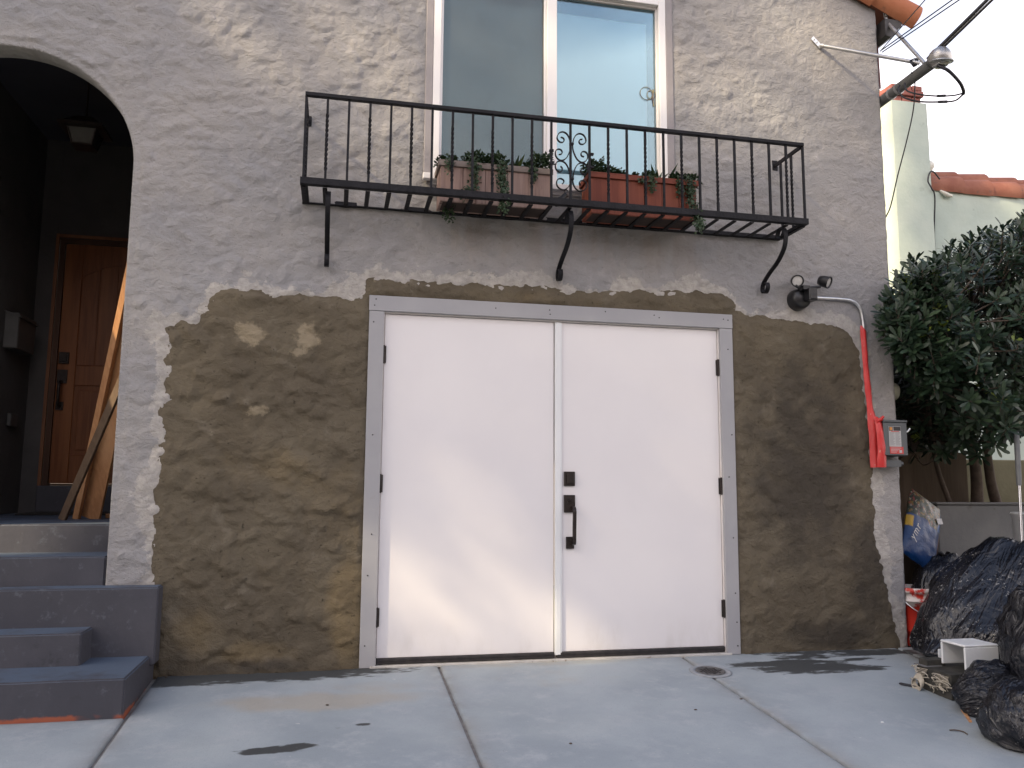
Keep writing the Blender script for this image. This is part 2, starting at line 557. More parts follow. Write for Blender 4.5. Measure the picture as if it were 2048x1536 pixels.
M['planter_red'] = wood("red_planter_wood", (0.200, 0.052, 0.028), (0.140, 0.034, 0.019), (0.245, 0.072, 0.040), 0.62, stain=((0.075, 0.02, 0.012), 0.6, 0.6))
M['planter_red_rim'] = wood("red_rim_wood", (0.185, 0.046, 0.026), (0.135, 0.033, 0.019), (0.22, 0.062, 0.036), 0.65, axis='x')
M['damp_board'] = simple('damp_board', (0.022, 0.012, 0.009), (0.036, 0.02, 0.015), 12, 0.8)
M['soil'] = simple("potting_soil", (0.02, 0.015, 0.01), (0.035, 0.025, 0.018), 40, 0.95)
M['tile'] = simple("clay_tile", (0.235, 0.082, 0.050), (0.285, 0.112, 0.070), 5, 0.78, bump=0.25, bscale=40, dirt=((0.15, 0.085, 0.07), 9, 0.6))
M['tile_orange'] = simple("orange_clay_tile", (0.40, 0.135, 0.060), (0.46, 0.175, 0.085), 5, 0.75, bump=0.2, bscale=40, dirt=((0.28, 0.12, 0.07), 9, 0.64))
M['galv'] = simple("galvanized_steel", (0.40, 0.40, 0.40), (0.48, 0.48, 0.47), 18, 0.42, metal=0.75, bump=0.08, bscale=60)
M['emt'] = simple("conduit_steel", (0.60, 0.61, 0.63), (0.68, 0.69, 0.70), 18, 0.32, metal=0.8)
M['mast'] = simple("painted_mast", (0.115, 0.118, 0.112), (0.155, 0.155, 0.145), 14, 0.55, metal=0.2, bump=0.2, bscale=60)
M['cable'] = simple("black_cable", (0.012, 0.012, 0.016), None, rough=0.5)
M['black_plastic'] = simple("black_plastic", (0.010, 0.010, 0.012), (0.016, 0.016, 0.018), 30, 0.35)
M['lens'] = simple("lamp_lens", (0.50, 0.485, 0.47), (0.56, 0.54, 0.52), 60, 0.25)
M['box_grey'] = simple("box_grey_paint", (0.075, 0.082, 0.086), (0.09, 0.096, 0.10), 8, 0.5, bump=0.1)
M['gutter'] = simple("gutter_dark", (0.030, 0.028, 0.030), (0.05, 0.046, 0.045), 14, 0.5, dirt=((0.12, 0.10, 0.08), 14, 0.66))
M['neighbor'] = simple("pale_green_stucco", (0.41, 0.475, 0.42), (0.46, 0.52, 0.455), 2.2, 0.9, bump=0.5, bscale=14, dirt=((0.33, 0.38, 0.33), 5, 0.63))
M['chimney_lit'] = simple("cream_stucco", (0.66, 0.64, 0.56), (0.70, 0.68, 0.60), 3, 0.9, bump=0.4, bscale=14)  # cream of the mortar lumps on the parapet
M['brick'] = simple("chimney_brick", (0.225, 0.075, 0.060), (0.28, 0.105, 0.085), 12, 0.85, bump=0.4, bscale=50)
M['block_wall'] = simple("grey_wall", (0.13, 0.13, 0.13), (0.16, 0.158, 0.155), 3, 0.9, bump=0.3, bscale=30, dirt=((0.09, 0.085, 0.075), 6, 0.62))
M['plywood'] = wood("plywood_sheet", (0.115, 0.085, 0.058), (0.09, 0.066, 0.045), (0.14, 0.105, 0.075), 0.85)
M['dark_board'] = wood("dark_fence_wood", (0.030, 0.017, 0.011), (0.020, 0.011, 0.008), (0.042, 0.024, 0.015), 0.8)
M['bark'] = simple("shrub_bark", (0.075, 0.055, 0.042), (0.11, 0.082, 0.062), 14, 0.9, bump=0.6, bscale=40)
M['dirt'] = simple("yard_dirt", (0.085, 0.068, 0.050), (0.13, 0.105, 0.08), 6, 0.95, bump=0.5, bscale=30)
M['white_plastic'] = simple("white_plastic", (0.70, 0.71, 0.71), (0.64, 0.65, 0.65), 10, 0.4, dirt=((0.5, 0.5, 0.48), 30, 0.68))
M['cream_wire'] = simple("cream_wire", (0.46, 0.41, 0.33), (0.36, 0.32, 0.25), 20, 0.55)
M['chrome'] = simple("pole_chrome", (0.55, 0.55, 0.56), None, rough=0.22, metal=0.9)
M['pole_grey'] = simple("pole_grip", (0.09, 0.095, 0.10), (0.11, 0.115, 0.12), 20, 0.5)
M['asphalt'] = simple("asphalt", (0.045, 0.045, 0.047), (0.06, 0.06, 0.06), 3, 0.9, bump=0.4, bscale=80)
M['kerb'] = simple("kerb_concrete", (0.30, 0.295, 0.28), (0.36, 0.355, 0.34), 3, 0.85, bump=0.2, bscale=40)
M['grass'] = simple("ground_grass", (0.06, 0.075, 0.03), (0.10, 0.095, 0.05), 2, 0.95)
M['mat'] = simple("door_mat", (0.02, 0.018, 0.016), (0.03, 0.028, 0.025), 60, 0.95, bump=0.5, bscale=150)
M['mailbox'] = simple("mailbox_paint", (0.075, 0.075, 0.074), (0.09, 0.09, 0.088), 9, 0.5, metal=0.2)
M['lantern_glass'] = simple("lantern_glass", (0.026, 0.026, 0.023), (0.036, 0.036, 0.031), 20, 0.4)


def leafmat(name, a, b, c, rough=0.42):
    t = NT(name)
    r = t.attr("lv")
    col = t.mix(r, a, b)
    col = t.mix(t.ramp(t.noise(5, 3), 0.45, 0.7), col, c)
    yg = t.attr("young")
    col = t.mix(yg, col, (0.23, 0.30, 0.05))
    m = t.done(col, rough, 0, None, 0.45)
    tr = t.n.new("ShaderNodeBsdfTranslucent")
    t.L(col, tr.inputs["Color"])
    mx = t.n.new("ShaderNodeMixShader"); mx.inputs[0].default_value = 0.18
    t.L(t.b.outputs[0], mx.inputs[1]); t.L(tr.outputs[0], mx.inputs[2])
    t.L(mx.outputs[0], t.n["Material Output"].inputs["Surface"])
    return m


M['leaf'] = leafmat("shrub_leaf", (0.012, 0.027, 0.016), (0.046, 0.076, 0.038), (0.020, 0.040, 0.022), 0.38)
M['leaf_small'] = leafmat("trailing_leaf", (0.022, 0.044, 0.020), (0.046, 0.078, 0.034), (0.032, 0.060, 0.030), 0.5)
M['leaf_spike'] = leafmat("spiky_leaf", (0.025, 0.045, 0.02), (0.055, 0.078, 0.03), (0.035, 0.06, 0.035), 0.4)
M['leaf_tree'] = leafmat("street_tree_leaf", (0.035, 0.055, 0.02), (0.06, 0.085, 0.03), (0.05, 0.07, 0.03), 0.5)


def bagmat(name, dust, base=(0.0055, 0.006, 0.0095)):
    t = NT(name)
    sp = t.noise(42, 5, 0.7, dist=0.5)
    big = t.noise(5, 4, 0.6)
    m = t.math('MULTIPLY', t.ramp(sp, 0.585, 0.66), t.ramp(big, 0.42, 0.60))
    m = t.math('MULTIPLY', m, dust)
    film = t.math('MULTIPLY', t.ramp(t.noise(8, 6, 0.7), 0.42, 0.75), 0.16 * dust)
    col = t.mix(film, base, (0.06, 0.064, 0.075))
    col = t.mix(m, col, (0.34, 0.33, 0.31))
    rough = t.math('ADD', 0.21, t.math('MULTIPLY', m, 0.5))
    at = t.n.new("ShaderNodeAttribute"); at.attribute_name = "pleat"      # runs round the knot, slow along the folds
    pv = at.outputs["Vector"]
    r1 = t.math('ABSOLUTE', t.math('SUBTRACT', t.noise(1.5, 3, 0.5, dist=0.7, vec=pv), .5))
    r2 = t.math('ABSOLUTE', t.math('SUBTRACT', t.noise(3.6, 4, 0.55, dist=0.9, vec=pv), .5))
    iso = t.math('ABSOLUTE', t.math('SUBTRACT', t.noise(7, 3, 0.5, dist=1.2), .5))
    wr = t.math('ADD', t.math('ADD', t.math('MULTIPLY', r1, 2.2), t.math('MULTIPLY', r2, .55)), t.math('MULTIPLY', iso, .6))
    return t.done(col, rough, 0, t.bump(wr, 0.62, 0.034), 0.5)


M['bag_dusty'] = bagmat("dusty_bag_plastic", 0.95)
M['bag'] = bagmat("black_bag_plastic", 0.35)


def glassmat(name, tint=(1, 1, 1)):
    t = NT(name)
    t.n.remove(t.b)
    tr = t.n.new("ShaderNodeBsdfTransparent"); tr.inputs[0].default_value = (*tint, 1)
    gl = t.n.new("ShaderNodeBsdfGlossy"); gl.inputs["Color"].default_value = (0.74, 0.92, 1.0, 1); gl.inputs["Roughness"].default_value = 0.02
    fr = t.n.new("ShaderNodeFresnel"); fr.inputs[0].default_value = 1.55
    mx = t.n.new("ShaderNodeMixShader")
    f = t.math('MULTIPLY', fr.outputs[0], 2.3)
    t.L(f, mx.inputs[0]); t.L(tr.outputs[0], mx.inputs[1]); t.L(gl.outputs[0], mx.inputs[2])
    t.L(mx.outputs[0], t.n["Material Output"].inputs["Surface"])
    return t.m


M['glass'] = glassmat("window_glass", (0.82, 0.93, 0.97))


def screenmat():
    t = NT("insect_screen")
    tr = t.n.new("ShaderNodeBsdfTransparent")
    mx = t.n.new("ShaderNodeMixShader"); mx.inputs[0].default_value = 0.50
    t.done((0.085, 0.085, 0.080), 0.7)
    t.L(tr.outputs[0], mx.inputs[1]); t.L(t.b.outputs[0], mx.inputs[2])
    t.L(mx.outputs[0], t.n["Material Output"].inputs["Surface"])
    return t.m


M['screen'] = screenmat()

# ================================================================== SETTING: ground
SL = 0.0713      # fall of the driveway towards the street


def gz(y):
    return SL * y if y > -4.6 else SL * -4.6


g = MB(); g.add([(-300, -300, -0.55), (300, -300, -0.55), (300, 300, -0.55), (-300, 300, -0.55)], [(0, 1, 2, 3)])
tag(g.build("ground", M['grass']), kind="structure")
g = MB(); g.box(-60, 60, -14.6, -6.55, -0.70, -0.47)
tag(g.build("road", M['asphalt']), kind="structure")
g = MB(); g.box(-60, 60, -6.70, -6.5, -0.72, -0.335)
tag(g.build("kerb", M['kerb'], bevel=0.015), kind="structure")
g = MB(); g.box(-60, 60, -6.495, -4.62, -0.72, -0.332)
tag(g.build("pavement", M['kerb']), kind="structure")
g = MB(); g.box(-60, 60, -17.0, -14.6, -0.72, -0.335)
tag(g.build("far_pavement", M['kerb']), kind="structure")
g = MB(); g.box(3.575, 14, 0.02, 4.6, -0.6, 0.0)
tag(g.build("side_yard", M['dirt']), kind="structure")
g = MB(); g.box(-14, -2.62, -4.6, -0.0, -0.6, -0.34)
tag(g.build("front_yard", M['grass']), kind="structure")

drive = empty("driveway"); tag(drive, kind="structure")
WETS = [(-0.40, -1.155, .115, .035, 1.0), (-0.285, -1.12, .06, .03, 1.0), (0.0, -0.905, .035, .018, .75), (-0.13, -0.93, .03, .014, .6), (-0.55, -0.06, .66, .115, 1.0),
        (-0.95, -0.10, .22, .10, .9), (0.0, -0.04, .12, .08, .9), (-.25, -.13, .25, .05, .7), (2.62, -0.35, .26, .085, 1.0), (2.52, -.24, .34, .05, .95), (2.85, -.40, .2, .06, .9),
        (3.25, -.10, .28, .06, .9), (3.0, -.045, .5, .04, .8), (2.74, -.14, .22, .05, .75), (3.05, -.22, .14, .035, .7)]
TANS = [(-0.2, -0.55, .42, .12, .9), (1.15, -.06, .6, .04, .6), (0.9, -.25, .5, .12, .35), (0.05, -.35, .25, .1, .6), (1.2, -.42, .35, .1, .4)]


def blobs(x, y, L):
    m = np.zeros_like(x)
    for cx, cy, rx, ry, a in L:
        d = np.sqrt(((x - cx) / rx) ** 2 + ((y - cy) / ry) ** 2)
        m = np.maximum(m, a * np.clip(1.55 - d * 0.85, 0, 1))
    return m


def slab(x0, x1, y0, y1, step):
    """concrete slab with rounded joints, top follows the fall"""
    nx = max(2, int((x1 - x0) / step)); ny = max(2, int((y1 - y0) / step))
    ins = 0.007
    xs = np.concatenate([[x0, x0 + ins * .5], np.linspace(x0 + ins * 1.2, x1 - ins * 1.2, nx), [x1 - ins * .5, x1]])
    ys = np.concatenate([[y0, y0 + ins * .5], np.linspace(y0 + ins * 1.2, y1 - ins * 1.2, ny), [y1 - ins * .5, y1]])
    X, Y = np.meshgrid(xs, ys, indexing='ij')
    Z = SL * Y + fbm(X * 1.3, Y * 1.3, 3, 5) * 0.0022
    jag = fbm(X * 9, Y * 9, 3, 21) * 0.002
    edge = np.minimum(np.minimum(X - x0, x1 - X), np.minimum(Y - y0, y1 - Y))
    Z = Z - np.where(edge < 1e-6, 0.014, np.where(edge < ins, 0.004 + np.abs(jag), 0))
    vs = np.stack([X, Y, Z], -1).reshape(-1, 3)
    a, b = X.shape
    idx = np.arange(a * b).reshape(a, b)
    q = np.stack([idx[:-1, :-1], idx[1:, :-1], idx[1:, 1:], idx[:-1, 1:]], -1).reshape(-1, 4)
    me = bpy.data.meshes.new("slab")
    me.from_pydata(vs.tolist(), [], q.tolist())
    me.polygons.foreach_set("use_smooth", [True] * len(q))
    at = me.attributes.new("edge", 'FLOAT', 'POINT'); at.data.foreach_set("value", np.exp(-edge / 0.045).ravel().astype(np.float32))
    for nm, L in (("wet", WETS), ("tan", TANS)):
        at = me.attributes.new(nm, 'FLOAT', 'POINT')
        at.data.foreach_set("value", blobs(vs[:, 0], vs[:, 1], L).astype(np.float32))
    me.materials.append(M['concrete'])
    return link("slab", me, drive)


JX = [-2.60, -1.079, 0.455, 1.959, 3.465, 4.98]
JG = 0.007
for i in range(5):
    y1 = -0.002 if i not in (0,) else -0.66
    slab(JX[i] + JG, JX[i + 1] - JG, -2.30, y1, 0.022)
    slab(JX[i] + JG, JX[i + 1] - JG, -4.60, -2.31, 0.08)
g = MB(); g.add([(-2.6, -4.6, gz(-4.6) - .014), (5, -4.6, gz(-4.6) - .014), (5, 0.05, -.0105), (-2.6, 0.05, -.0105)], [(0, 1, 2, 3)])
g.build("joint_bed", simple("joint_dirt", (0.17, 0.155, 0.145), (0.23, 0.215, 0.20), 20, 0.95), drive)

# round cleanout cover
dc = thing("drain_cover", "round dark metal drain cover set in the driveway near the garage door", "drain cover", (1.99, -0.345, gz(-.345)))
tl = Matrix.Rotation(math.atan(SL), 4, 'X')
m = MB(); m.lathe([(0.118, -.004), (0.121, .003), (0.112, .0055), (0.088, .0045), (0.086, -.004)], (1.99, -.345, gz(-.345)), 40, tl)
m.build("mortar_ring", simple("ring_mortar", (0.225, 0.24, 0.255), (0.29, 0.30, 0.31), 12, 0.9, bump=.3), dc)
m = MB(); m.lathe([(0.0, 0.004), (0.070, 0.004), (0.076, 0.008), (0.083, 0.008), (0.085, 0.0)], (1.99, -.345, gz(-.345)), 40, tl)
m.build("lid", simple("drain_iron", (0.075, 0.073, 0.072), (0.13, 0.125, 0.12), 25, 0.6, metal=.3, bump=.5, bscale=70), dc)
m = MB()
for k in range(-3, 4):
    for j in range(-3, 4):
        if k * k + j * j < 10:
            p = tl @ Vector((k * .019, j * .019, .0062)) + Vector((1.99, -.345, gz(-.345)))
            m.box(p.x - .006, p.x + .006, p.y - .006, p.y + .006, p.z - .003, p.z + .0012)
m.build("tread_stud", M['bolt'], dc, kind="stuff")

# ================================================================== HOUSE
house = thing("house", "mauve grey stucco house front with arched porch, white garage doors and brown mortar patch", "house", (0.8, 1.2, 0))
POLY = [[-1.115, -0.12], [-1.115, 0.16], [-1.136, 0.56], [-1.14, 0.941], [-1.132, 1.357], [-1.128, 1.669], [-1.142, 1.913], [-1.06, 1.945], [-0.955, 1.942], [-0.94, 2.03], [-0.931, 2.114], [-0.90, 2.155], [-0.774, 2.167], [-0.577, 2.158], [-0.406, 2.143], [-0.2, 2.135], [-0.056, 2.133], [-0.03, 2.257], [0.058, 2.293], [0.362, 2.265], [0.547, 2.26], [0.83, 2.277], [1.088, 2.276], [1.35, 2.268], [1.62, 2.275], [1.85, 2.30], [2.034, 2.315], [2.282, 2.296], [2.494, 2.172], [2.712, 2.149], [3.047, 2.131], [3.18, 2.11], [3.234, 2.071], [3.285, 1.95], [3.298, 1.832], [3.336, 1.459], [3.341, 1.19], [3.355, 0.76], [3.409, 0.369], [3.47, 0.14], [3.53, -0.12]]


def sdist(x, z):
    P = np.array(POLY)
    A = P; B = np.roll(P, -1, 0)
    d2 = np.full(x.shape, 1e9); ins = np.zeros(x.shape, bool)
    for a, b in zip(A, B):
        e = b - a
        t = np.clip(((x - a[0]) * e[0] + (z - a[1]) * e[1]) / (e @ e), 0, 1)
        d2 = np.minimum(d2, (x - a[0] - t * e[0]) ** 2 + (z - a[1] - t * e[1]) ** 2)
        c = ((a[1] > z) != (b[1] > z))
        with np.errstate(divide='ignore', invalid='ignore'):
            xi = a[0] + (z - a[1]) * e[0] / (e[1] if e[1] != 0 else 1e-9)
        ins ^= c & (x < xi)
    d = np.sqrt(d2)
    return np.where(ins, -d, d)


def rake(x):
    return 4.50 + 0.392 * (3.50 - x)


ST = 0.0115
gx = np.arange(-3.15, 3.5551, ST)
gx = gx + (3.555 - gx[-1]) * (np.arange(len(gx)) / (len(gx) - 1))
gzv = np.arange(-0.06, 4.70, ST)


def snap(arr, v):
    arr[np.argmin(np.abs(arr - v))] = v


WX0, WX1, WZ0, WZ1 = 0.354, 1.926, 2.888, 4.335
DX0, DX1, DZ1 = 0.060, 2.290, 2.100
for v in (WX0, WX1, DX0, DX1): snap(gx, v)
for v in (WZ0, WZ1, DZ1): snap(gzv, v)
GX, GZ = np.meshgrid(gx, gzv, indexing='ij')


def dabs(nd, rmin, rmax, hmin, hmax, seed, tilt):
    """overlapping trowel dabs: rounded on top, steeper below"""
    r_ = np.random.default_rng(seed)
    H = np.zeros_like(GX)
    x0 = gx[0]; z0 = gzv[0]
    for _ in range(nd):
        cx = r_.uniform(gx[0], gx[-1]); cz = r_.uniform(gzv[0], gzv[-1])
        r = r_.uniform(rmin, rmax) * (0.6 + 0.8 * r_.random()); asp = r_.uniform(1.1, 2.2); an = r_.normal(tilt, 0.45); h = r_.uniform(hmin, hmax)
        rr = r * asp
        i0 = max(0, int((cx - rr - x0) / ST)); i1 = min(len(gx), int((cx + rr - x0) / ST) + 2)
        j0 = max(0, int((cz - rr - z0) / ST)); j1 = min(len(gzv), int((cz + rr - z0) / ST) + 2)
        if i1 - i0 < 2 or j1 - j0 < 2: continue
        X = GX[i0:i1, j0:j1] - cx; Z = GZ[i0:i1, j0:j1] - cz
        u = (X * math.cos(an) + Z * math.sin(an)) / rr
        v = (-X * math.sin(an) + Z * math.cos(an)) / r
        wob = WOB[i0:i1, j0:j1]
        u = u + wob * 0.35; v = v - wob * 0.3
        d = np.sqrt(u * u + v * v)
        prof = np.clip(1 - d, 0, 1)
        k = np.clip(prof * 1.7, 0, 1)
        top = k * k * (3 - 2 * k)
        top = top * (0.80 - 0.30 * v)        # leans out towards its lower lip
        H[i0:i1, j0:j1] = np.maximum(H[i0:i1, j0:j1], h * top)
    return H


WOB = fbm(GX * 9, GZ * 9, 3, 77)
wx_ = fbm(GX * 3.1, GZ * 3.1, 3, 5) * 0.07
wz_ = fbm(GX * 3.1, GZ * 3.1, 3, 6) * 0.07


def billow(sx, sz, seed, oct=3, gain=.5):
    """pillows parted by creases"""
    t = 0; a = 1.0; f = 1.0
    for k in range(oct):
        t = t + a * np.sqrt(np.abs(gnoise((GX + wx_) * sx * f + 3.3 * k, (GZ + wz_ + .18 * GX) * sz * f, seed + 31 * k)) + .004)
        a *= gain; f *= 2.1
    return t


H1 = dabs(4200, 0.026, 0.060, 0.003, 0.0115, 3, 0.22) * 1.1
H1 = H1 + 0.0085 * billow(4.6, 6.4, 9) + 0.0016 * fbm(GX * 16, GZ * 19, 3, 15) + 0.0022 * fbm(GX * 1.1, GZ * 1.3, 2, 31)
H1RAW = H1.copy()
# calmer stucco towards the right-hand corner, as in the photo
calm = np.clip((GX - 1.9) / 1.2, 0, 1) * 0.5
H1 = H1 * (1 - calm)
H2 = dabs(2600, 0.035, 0.085, 0.004, 0.0175, 8, -0.1) * 1.2
H2 = H2 + 0.0135 * billow(4.2, 5.2, 19) + 0.0018 * fbm(GX * 15, GZ * 16, 3, 23)
H2 = H2 * (1 - np.clip((GX - 2.2) / 0.5, 0, 1) * 0.4)
SD0 = sdist(GX, GZ)
SD = SD0 + 0.016 * fbm(GX * 13, GZ * 13, 3, 44, 0.6) + 0.010 * fbm(GX * 3.7, GZ * 3.7, 2, 51)
# smooth around door and window boards
dd = np.maximum(np.maximum(DX0 - 0.05 - GX, GX - DX1 - 0.05), GZ - DZ1 - 0.05)
dw = np.maximum(np.maximum(WX0 - 0.045 - GX, GX - WX1 - 0.05), np.maximum(GZ - WZ1, WZ0 - 0.02 - GZ))
flat = np.clip(np.minimum(dd, dw) / 0.04, 0, 1)
H1 = H1 * (0.25 + 0.75 * flat); H2 = H2 * (0.3 + 0.7 * flat)

ACX, ACZ, AA, AB = -2.05, 2.85, 0.685, 0.65


def in_arch(x, z, grow=0.0):
    a = AA + grow; b = AB + grow
    return np.where(z < ACZ, np.abs(x - ACX) < a, ((x - ACX) / a) ** 2 + ((z - ACZ) / b) ** 2 < 1)


def snap_arch(X, Z):
    """pull vertices close to the arch outline on to it"""
    X = X.copy(); Z = Z.copy()
    low = Z < ACZ
    s = np.sign(X - ACX)
    t = ACX + s * AA
    near = low & (np.abs(X - t) < ST * 0.75)
    X = np.where(near, t, X)
    ang = np.arctan2((Z - ACZ) / AB, (X - ACX) / AA)
    ex = ACX + AA * np.cos(ang); ez = ACZ + AB * np.sin(ang)
    dist = np.hypot(X - ex, Z - ez)
    n2 = (~low) & (dist < ST * 0.75)
    return np.where(n2, ex, X), np.where(n2, ez, Z)


SX, SZ = snap_arch(GX, GZ)
SZ = np.minimum(SZ, rake(SX) + 0.0)
cxm = 0.25 * (SX[:-1, :-1] + SX[1:, :-1] + SX[1:, 1:] + SX[:-1, 1:])
czm = 0.25 * (SZ[:-1, :-1] + SZ[1:, :-1] + SZ[1:, 1:] + SZ[:-1, 1:])
gcx = 0.25 * (GX[:-1, :-1] + GX[1:, :-1] + GX[1:, 1:] + GX[:-1, 1:])
gcz = 0.25 * (GZ[:-1, :-1] + GZ[1:, :-1] + GZ[1:, 1:] + GZ[:-1, 1:])
hole = in_arch(cxm, czm) | ((gcx > DX0) & (gcx < DX1) & (gcz < DZ1)) | ((gcx > WX0) & (gcx < WX1) & (gcz > WZ0) & (gcz < WZ1)) | (gcz > rake(gcx))
sdc = np.maximum(np.maximum(SD[:-1, :-1], SD[1:, :-1]), np.maximum(SD[1:, 1:], SD[:-1, 1:]))
deep = sdc < -0.03          # hidden behind the patch


def grid_mesh(name, keep, Y, attrs, mat, parent, extrude=0.0):
    a, b = GX.shape
    idx = np.arange(a * b).reshape(a, b)
    q = np.stack([idx[:-1, :-1], idx[1:, :-1], idx[1:, 1:], idx[:-1, 1:]], -1)[keep]
    used = np.unique(q)
    rm = np.full(a * b, -1); rm[used] = np.arange(len(used))
    V = np.stack([SX.ravel()[used], Y.ravel()[used], SZ.ravel()[used]], -1)
    q = rm[q]
    A = {k: v.ravel()[used] for k, v in attrs.items()}
    if extrude:
        e = np.concatenate([q[:, [0, 1]], q[:, [1, 2]], q[:, [2, 3]], q[:, [3, 0]]])
        key = np.sort(e, 1)
        _, inv, cnt = np.unique(key[:, 0] * 10 ** 7 + key[:, 1], return_inverse=True, return_counts=True)
        be = e[cnt[inv] == 1]
        bv = np.unique(be)
        r2 = np.full(len(V), -1); r2[bv] = np.arange(len(bv)) + len(V)
        B = V[bv].copy()
        x, z = B[:, 0], B[:, 2]
        arch = in_arch(x, z, 0.02)
        B[:, 1] = np.where(arch, 0.14, 0.07)
        q2 = np.stack([be[:, 1], be[:, 0], r2[be[:, 0]], r2[be[:, 1]]], -1)
        V = np.concatenate([V, B]); q = np.concatenate([q, q2])
        A = {k: np.concatenate([v, v[bv]]) for k, v in A.items()}
    me = bpy.data.meshes.new(name)
    me.vertices.add(len(V)); me.vertices.foreach_set("co", V.astype(np.float32).ravel())
    me.loops.add(len(q) * 4); me.loops.foreach_set("vertex_index", q.astype(np.int32).ravel())
    me.polygons.add(len(q)); me.polygons.foreach_set("loop_start", np.arange(len(q), dtype=np.int32) * 4)
    me.polygons.foreach_set("use_smooth", np.ones(len(q), bool))
    me.update(calc_edges=True); me.validate()
    for k, v in A.items():
        at = me.attributes.new(k, 'FLOAT', 'POINT'); at.data.foreach_set("value", v.astype(np.float32))
    me.materials.append(mat)
    return link(name, me, parent)


archd = np.where(in_arch(GX, GZ, 0.05), 0.3, 1.0)
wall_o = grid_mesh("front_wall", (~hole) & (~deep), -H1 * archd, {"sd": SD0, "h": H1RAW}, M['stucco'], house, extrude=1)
bpy.context.view_layer.update()


def clip_patch():
    a, b = GX.shape
    idx = lambda i, j: i * b + j
    Y = -(H2 * np.clip(-SD / 0.05, 0.25, 1)) - 0.0035 - 0.6 * np.minimum(H1, 0.006)
    V = []; F = []; vid = {}
    def vert(i, j):
        k = (i, j)
        if k not in vid:
            vid[k] = len(V); V.append((SX[i, j], Y[i, j], SZ[i, j]))
        return vid[k]
    def cut(p, q):
        k = (p, q) if p < q else (q, p)
        if k not in vid:
            s0, s1 = SD[k[0]], SD[k[1]]
            t = s0 / (s0 - s1)
            A = np.array((SX[k[0]], Y[k[0]], SZ[k[0]])); B = np.array((SX[k[1]], Y[k[1]], SZ[k[1]]))
            vid[k] = len(V); V.append(tuple(A + (B - A) * t))
        return vid[k]
    inside = SD < 0
    I, J = np.where((inside[:-1, :-1] | inside[1:, :-1] | inside[1:, 1:] | inside[:-1, 1:]) & ~hole)
    for i, j in zip(I.tolist(), J.tolist()):
        c = [(i, j), (i + 1, j), (i + 1, j + 1), (i, j + 1)]
        ins = [inside[p] for p in c]
        if all(ins):
            F.append([vert(*p) for p in c]); continue
        f = []
        for k in range(4):
            p, q = c[k], c[(k + 1) % 4]
            if ins[k]: f.append(vert(*p))
            if ins[k] != ins[(k + 1) % 4]: f.append(cut(p, q))
        if len(f) > 2: F.append(f)
    me = bpy.data.meshes.new("mortar_patch")
    me.from_pydata(V, [], F)
    me.polygons.foreach_set("use_smooth", [True] * len(F))
    va = np.array(V); x, z = va[:, 0], va[:, 2]
    def bl(L):
        m = np.zeros(len(x))
        for cx, cz, rx, rz, amp in L:
            m = np.maximum(m, amp * np.exp(-(((x - cx) / rx) ** 2 + ((z - cz) / rz) ** 2)))
        return m
    at = {"och": bl([(-0.08, .30, .13, .40, 1.0), (-.90, .24, .25, .18, .75), (-.5, 1.12, .5, .2, .6), (-.15, 1.0, .3, .3, .5), (-.55, .1, .35, .10, .7), (1.2, 2.2, 1.5, .08, .5), (-.45, .5, .5, .3, .35)]),
          "dry": bl([(-.67, 1.90, .11, .10, .95), (-.36, 1.89, .11, .12, .95), (-.40, 1.80, .09, .05, .85), (-.62, 1.455, .10, .05, .9), (.1, 2.25, .2, .03, .5)]),
          "damp": bl([(-.6, .03, .8, .07, .7), (3.3, .5, .3, .6, .75), (3.0, .1, .6, .16, .8), (2.85, 1.2, .6, 1.1, .80), (-.95, .04, .2, .2, .6), (-1.05, .3, .12, .3, .5)])}  # damp along the foot; tall right-hand zones stand in for shade
    hv = -va[:, 1]
    at["h"] = hv
    for k, v in at.items():
        A = me.attributes.new(k, 'FLOAT', 'POINT'); A.data.foreach_set("value", v.astype(np.float32))
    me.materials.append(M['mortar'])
    o = link("mortar_patch", me, house)
    o["label"] = "fresh brown mortar patch around the garage doors"


clip_patch()

# plain continuation of the house beyond the frame
m = MB()
m.box(-9.0, -3.14, 0.0, 0.30, -0.5, 6.2)
m.build("front_wall", M['smooth_stucco'], house)
m = MB()
xs = [-9.0, -3.16, 3.555]
m.add([(-3.16, .012, 4.685), (rake and 3.04, .012, 4.685), (-3.16, .012, 7.1), (-3.16, .07, 4.685), (3.04, .07, 4.685), (-3.16, .07, 7.1)], [(0, 1, 2), (5, 4, 3), (0, 3, 4, 1), (1, 4, 5, 2)])
m.build("gable", M['smooth_stucco'], house)
m = MB(); m.box(3.40, 3.554, 0.069, 8.0, -0.5, 4.42)
m.build("side_wall", M['smooth_stucco'], house)
m = MB(); m.box(-9, 3.40, 7.9, 8.0, -0.5, 4.5)
m.build("back_wall", M['smooth_stucco'], house)
# roof deck
m = MB()
d = Vector((-0.931, 0, 0.365))
A0 = Vector((3.74, 0, 4.44))
m.add([A0 + Vector((0, -.08, 0)), A0 + Vector((0, 8.1, 0)), A0 + d * 9 + Vector((0, 8.1, 0)), A0 + d * 9 + Vector((0, -.08, 0)), A0 + Vector((0, -.08, .05)), A0 + Vector((0, 8.1, .05)), A0 + d * 9 + Vector((0, 8.1, .05)), A0 + d * 9 + Vector((0, -.08, .05))],
      [(0, 1, 2, 3), (7, 6, 5, 4), (0, 4, 5, 1), (1, 5, 6, 2), (2, 6, 7, 3), (3, 7, 4, 0)])
m.build("roof", M['tile'], house)


